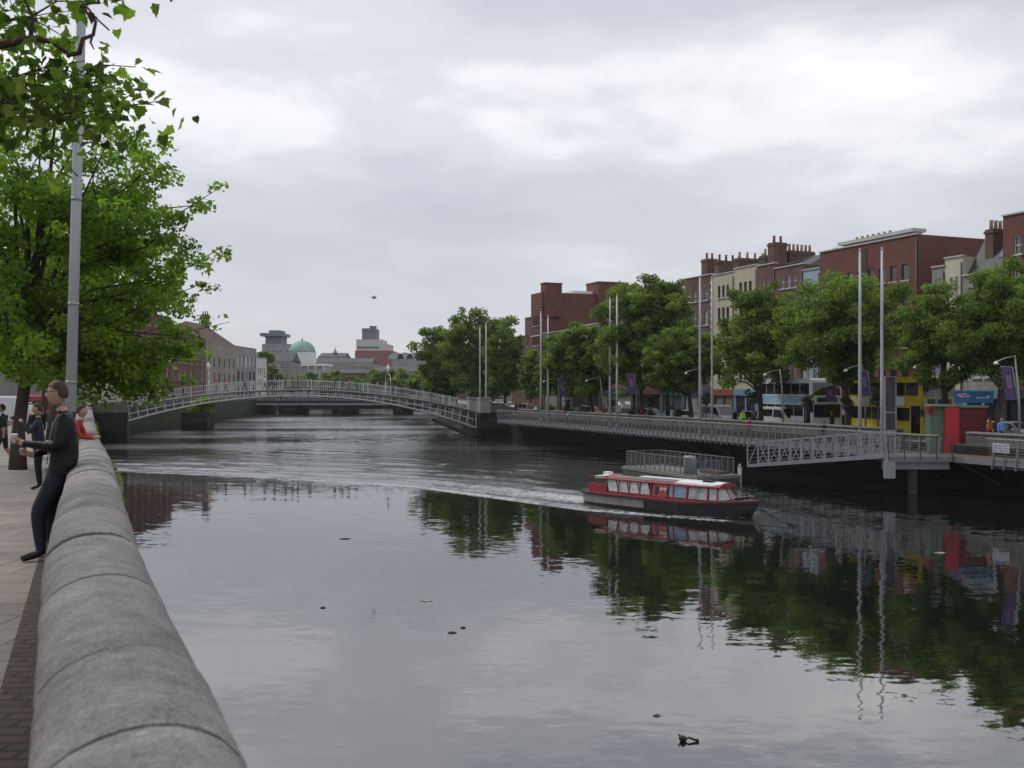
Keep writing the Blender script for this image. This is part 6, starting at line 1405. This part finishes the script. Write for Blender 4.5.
def pane(x0,x1,s,m,z0=zb0+.03,z1=zt0-.03,sl=.10):
    p=MB(); f=lambda x,z,o: (x-sl*(z-z0),s*(cw(x)-.0-.13*(z-zb0)/(zt0-zb0)*1.2+o),z)
    p.add([f(x0,z0,.0),f(x1,z0,.0),f(x1,z1,.0),f(x0,z1,.0),f(x0,z0,-.03),f(x1,z0,-.03),f(x1,z1,-.03),f(x0,z1,-.03)],[(0,1,2,3),(4,5,6,7),(0,1,5,4),(1,2,6,5),(2,3,7,6),(3,0,4,7)]); p.build('cabin_window',m,bt)
tot=cx1-cx0; 
edges=[.02,.12,.225,.33,.435]
for s in(-1,1):
    for a,b_ in zip(edges[:-1],edges[1:]): pane(cx0+tot*a+.04,cx0+tot*b_-.04,s,M_cwin,sl=.45)
    pane(cx0+tot*.60,cx0+tot*.755,s,M_cwinb); pane(cx0+tot*.775,cx0+tot*.925,s,M_cwin); pane(cx0+tot*.94,cx0+tot*.995,s,M_cwin)
    mb=MB(); mb.add([(cx0+tot*.45,s*(cw(0)+.055),zb0),(cx0+tot*.59,s*(cw(0)+.055),zb0),(cx0+tot*.59,s*(cw(0)-.11),zt0),(cx0+tot*.45,s*(cw(0)-.11),zt0)],[(0,1,2,3)]); dr_=mb.build('cabin_door',M_bred,bt)
    mb=MB(); xx=cx0+tot*.475; mb.add([(xx,s*(cw(0)+.05),zb0+.12),(xx+.2,s*(cw(0)+.05),zb0+.12),(xx+.2,s*(cw(0)-.05),zt0-.14),(xx,s*(cw(0)-.05),zt0-.14)],[(0,1,2,3)]); mb.build('door_window',M_black,dr_)
    mb=MB()
    for q_ in(0,1): 
        ring=[(cx0+tot*(.535+.034*q_)+.07*math.cos(a),s*(cw(0)+.06-.16*(z_-.78)),z_) for a in [i*math.pi/6 for i in range(13)] for z_ in [1.10+.07*math.sin(a)]]; mb.tube(ring,.022,6,cap=False)
    mb.build('life_ring',M_white,bt)
wf=MB(); fx=cx1+.02
for s in(-1,1): wf.add([(fx+.02,s*w1*.96,zb0+.03),(fx+.20,s*.03,zb0+.04),(fx-.12,s*.03,zt0-.02),(fx-.22,s*w1*.82,zt0-.02)],[(0,1,2,3)])
wf.build('windscreen',M_cwin,bt)
mb=MB()
for s in(-1,1):
    for u in (0,.12,.225,.33,.435,.64,.765,.93,.999): x=cx0+tot*u; mb.bar((x,s*(cw(x)+.0),zb0),(x-.05,s*(cw(x)-.14),zt0),.07,.05)
mb.build('window_pillars',M_bred,bt)
mb=MB(); vs=[]
rx0,rx1=cx0-.25,cx1+.10; K=16
for i in range(K+1):
    x=rx0+(rx1-rx0)*i/K; w=cw(min(max(x,cx0),cx1))-.06
    for f,zz_ in ((-1,0),(-.8,.09),(-.4,.155),(0,.175),(.4,.155),(.8,.09),(1,0)): vs.append((x,f*w,zt0+zz_))
    for f in (1,-1): vs.append((x,f*w,zt0-.04))
n=9; mb.add(vs,[(i*n+j,i*n+(j+1)%n,(i+1)*n+(j+1)%n,(i+1)*n+j) for i in range(K) for j in range(n)]+[tuple(range(n)),tuple(range(K*n,K*n+n))]); mb.build('roof',M_bred,bt)
def rp(x0,x1,y0,y1,m,nm,dz=.012,n=4):
    p=MB()
    f=lambda y: zt0+.23-.23*abs(y/.92)**2.0
    yy=[y0+(y1-y0)*i/n for i in range(n+1)]
    for a,b_ in zip(yy[:-1],yy[1:]): p.add([(x0,a,f(a)+dz),(x1,a,f(a)+dz),(x1,b_,f(b_)+dz),(x0,b_,f(b_)+dz)],[(0,1,2,3)])
    p.bx(x0,x1,y0,y1,zt0-.02,min(f(y0),f(y1))+dz-.002); p.build(nm,m,bt)
M_bwhite=mat('boat_white_roof',(.72,.73,.75),.35,.06,2)
def rp(x0,x1,f0,f1,m,nm,dz=.014,nx=5,ny=6):
    vs=[]; rf=[(-1,0),(-.8,.09),(-.4,.155),(0,.175),(.4,.155),(.8,.09),(1,0)]
    def zf(f):
        for (a,za_),(b,zb__) in zip(rf[:-1],rf[1:]):
            if a<=f<=b: return za_+(zb__-za_)*(f-a)/(b-a)
    for i in range(nx+1):
        x=x0+(x1-x0)*i/nx; w=cw(min(max(x,cx0),cx1))-.06
        for j in range(ny+1): f=f0+(f1-f0)*j/ny; vs.append((x,f*w,zt0+zf(f)+dz))
    nn=len(vs); vs+=[(a,b,c-dz-.01) for a,b,c in vs]; k=ny+1
    p=MB(); fs=[(i*k+j,i*k+j+1,(i+1)*k+j+1,(i+1)*k+j) for i in range(nx) for j in range(ny)]
    fs+=[tuple(v+nn for v in f) for f in fs]
    for i in range(nx): fs+=[(i*k,(i+1)*k,(i+1)*k+nn,i*k+nn),(i*k+ny,(i+1)*k+ny,(i+1)*k+ny+nn,i*k+ny+nn)]
    for j in range(ny): fs+=[(j,j+1,j+1+nn,j+nn),(nx*k+j,nx*k+j+1,nx*k+j+1+nn,nx*k+j+nn)]
    p.add(vs,fs); p.build(nm,m,bt)
rp(.75,rx1-.12,-.90,.92,M_bwhite,'roof_panel'); rp(-2.0,.68,-.30,.80,M_bwhite,'roof_panel')
M_sunr=mat('dark_sunroof',(.035,.035,.025),.15,.2,2,spec=.8)
rp(-3.3,-2.08,-.86,.5,M_sunr,'sunroof'); rp(-2.0,-.72,-.88,-.38,M_sunr,'sunroof'); rp(-.64,.68,-.88,-.38,M_sunr,'sunroof')
mb=MB(); mb.box((rx1-1.0,-.18,zt0+.22),(.55,.35,.08)); mb.tube([(rx1-1.2,-.4,zt0+.2),(rx1-1.0,-.1,zt0+.34),(rx1-.7,.1,zt0+.24)],.02,5); mb.build('roof_hatch',M_black,bt)
# open stern: coaming, seats, rails, outboard box
mb=MB(); mb.bx(-hl+.25,cx0,-1.0,-.92,.62,1.10); mb.bx(-hl+.25,cx0,.92,1.0,.62,1.10); mb.bx(-hl+.25,-hl+.33,-.92,.92,.62,1.0); mb.build('stern_coaming',M_bred,bt)
mb=MB(); mb.bx(-hl+.5,cx0-.1,-.85,-.45,.62,.9); mb.bx(-hl+.5,cx0-.1,.45,.85,.62,.9); mb.build('stern_seats',mat('seat_crimson',(.22,.02,.03),.6,.15,3),bt)
mb=MB()
for s in(-1,1):
    mb.tube([(-hl+.28,s*.9,1.0),(-hl+.3,s*.9,1.45),(cx0,s*.85,1.50)],.025,6)
    mb.tube([(-hl+.9,s*.9,1.05),(-hl+.9,s*.88,1.47)],.02,6)
mb.tube([(-hl+.3,-.9,1.45),(-hl+.3,.9,1.45)],.025,6); mb.build('stern_rail',M_bred,bt)
mb=MB(); mb.box((-hl+.75,.0,1.42),(.5,1.5,.12)); mb.box((-hl+.55,.25,1.55),(.4,.35,.16)); mb.build('liferaft_pack',M_white,bt)
mb=MB(); mb.lathe([(.06,0),(.05,.25),(.09,.28)],(hl-.75,0,.85),8); mb.bx(hl-1.25,hl-1.05,-.25,.25,.8,.92); mb.build('bow_bollard',M_black,bt)
mb=MB(); mb.tube([(hl-1.9,-.75,.75),(hl-1.85,-.72,1.0),(hl-.9,-.45,1.02),(hl-.35,0,1.05),(hl-.9,.45,1.02),(hl-1.85,.72,1.0)],.014,5); mb.build('bow_rail',M_steel,bt)

# ------------------------------------------------------------------ small things on the water and in the air
def floatpos(x,y,h=0): d=H/((y-HY)/F); return (PX(x,d),d,h)
p=floatpos(690,741); mb=MB(); mb.tube([(-.17,.02,.02),(-.12,0,.05),(-.06,0,.03)],[.05,.062,.03],8); mb.tube([(-.06,0,.04),(-.02,.0,.06),(.06,-.02,.035),(.15,-.04,.02)],[.012,.02,.022,.03],7); mb.tube([(-.15,0,.05),(-.19,.05,.10)],.018,6)
o=mb.build('driftwood',mat('wet_wood',(.02,.016,.012),.5,.3,10),None,p); tag(o,'dark knotted piece of driftwood floating at the bottom of the photo','driftwood')
for i,(x,y,s_,c,lab) in enumerate(((345,539,.20,(.05,.05,.04),'dark sliver of floating debris far out in the calm water'),(426,601,.15,(.45,.38,.28),'pale tan floating leaf scrap in the middle of the calm water'),(452,633,.09,(.05,.05,.045),'small dark floating twig below the tan scrap'),(463,628,.06,(.06,.05,.04),'tiny dark floating leaf above the twig'),(323,608,.07,(.03,.025,.02),'tiny dark bobbing fragment left of the tan scrap'),(657,716,.06,(.16,.16,.15),'small grey scrap up left of the driftwood'),(940,553,.18,(.5,.45,.45),'pale streak of foam litter in the dark reflection under the kiosk'))):
    mb=MB(); n=9; mb.prism([(s_*math.cos(2*math.pi*j/n)*(1+.3*math.sin(j*2.3+i)),s_*.5*math.sin(2*math.pi*j/n)*(1+.35*math.cos(j*1.7+i))) for j in range(n)],-.01,.018,'z'); mb.tube([(-s_*1.2,0,.012),(0,.02,.03),(s_*1.3,.03,.014)],[.006,.012,.005],5)
    o=mb.build('floating_scrap',mat(f'scrap_{i}',c,.6,.2,8),None,floatpos(x,y)); tag(o,lab,'floating scrap',group='scraps floating on the river')
d=90; t=thing('gull','small dark gull flying high over the footbridge','gull',(PX(374,d),d,PZ(298,d)),R(30)); mb=MB(); mb.ball((0,0,0),(.22,.07,.07),10,7); mb.ball((.22,0,.03),.05,8,6); mb.add([(-.2,-.03,0),(-.34,-.07,0),(-.34,.07,0),(-.2,.03,0),(-.2,0,.02)],[(0,1,4),(1,2,4),(2,3,4),(0,3,2,1)])
mb.build('body',mat('gull_grey',(.2,.2,.2),.8,.2,5),t)
for s in(-1,1): mb=MB(); mb.add([(.08,s*.05,.03),(-.08,s*.05,.03),(-.10,s*.32,.17),(.04,s*.34,.18),(-.12,s*.62,.06),(.0,s*.05,.0)],[(0,1,2,3),(3,2,4),(0,3,5),(1,2,5)]); mb.build('wing',mat('gull_wing',(.10,.10,.11),.8,.2,5),t)

# ------------------------------------------------------------------ the damp air
if HAZE>0:
    mb=MB(); mb.bx(-420,420,-20,760,-2.5,48); o=mb.build('haze',mat('haze',(1,1,1))); tag(o,None,None,kind='stuff')
    m=bpy.data.materials.new('haze_volume'); m.use_nodes=True; nt=m.node_tree; N=nt.nodes; N.remove(N['Principled BSDF']); v=N.new('ShaderNodeVolumePrincipled')
    v.inputs['Color'].default_value=(.92,.94,1,1); v.inputs['Density'].default_value=HAZE; v.inputs['Anisotropy'].default_value=.2; nt.links.new(v.outputs[0],N['Material Output'].inputs['Volume'])
    o.data.materials.clear(); o.data.materials.append(m)
# names of mesh data follow the object names
for o in bpy.data.objects:
    if o.type=='MESH' and o.data.users==1: o.data.name=o.name
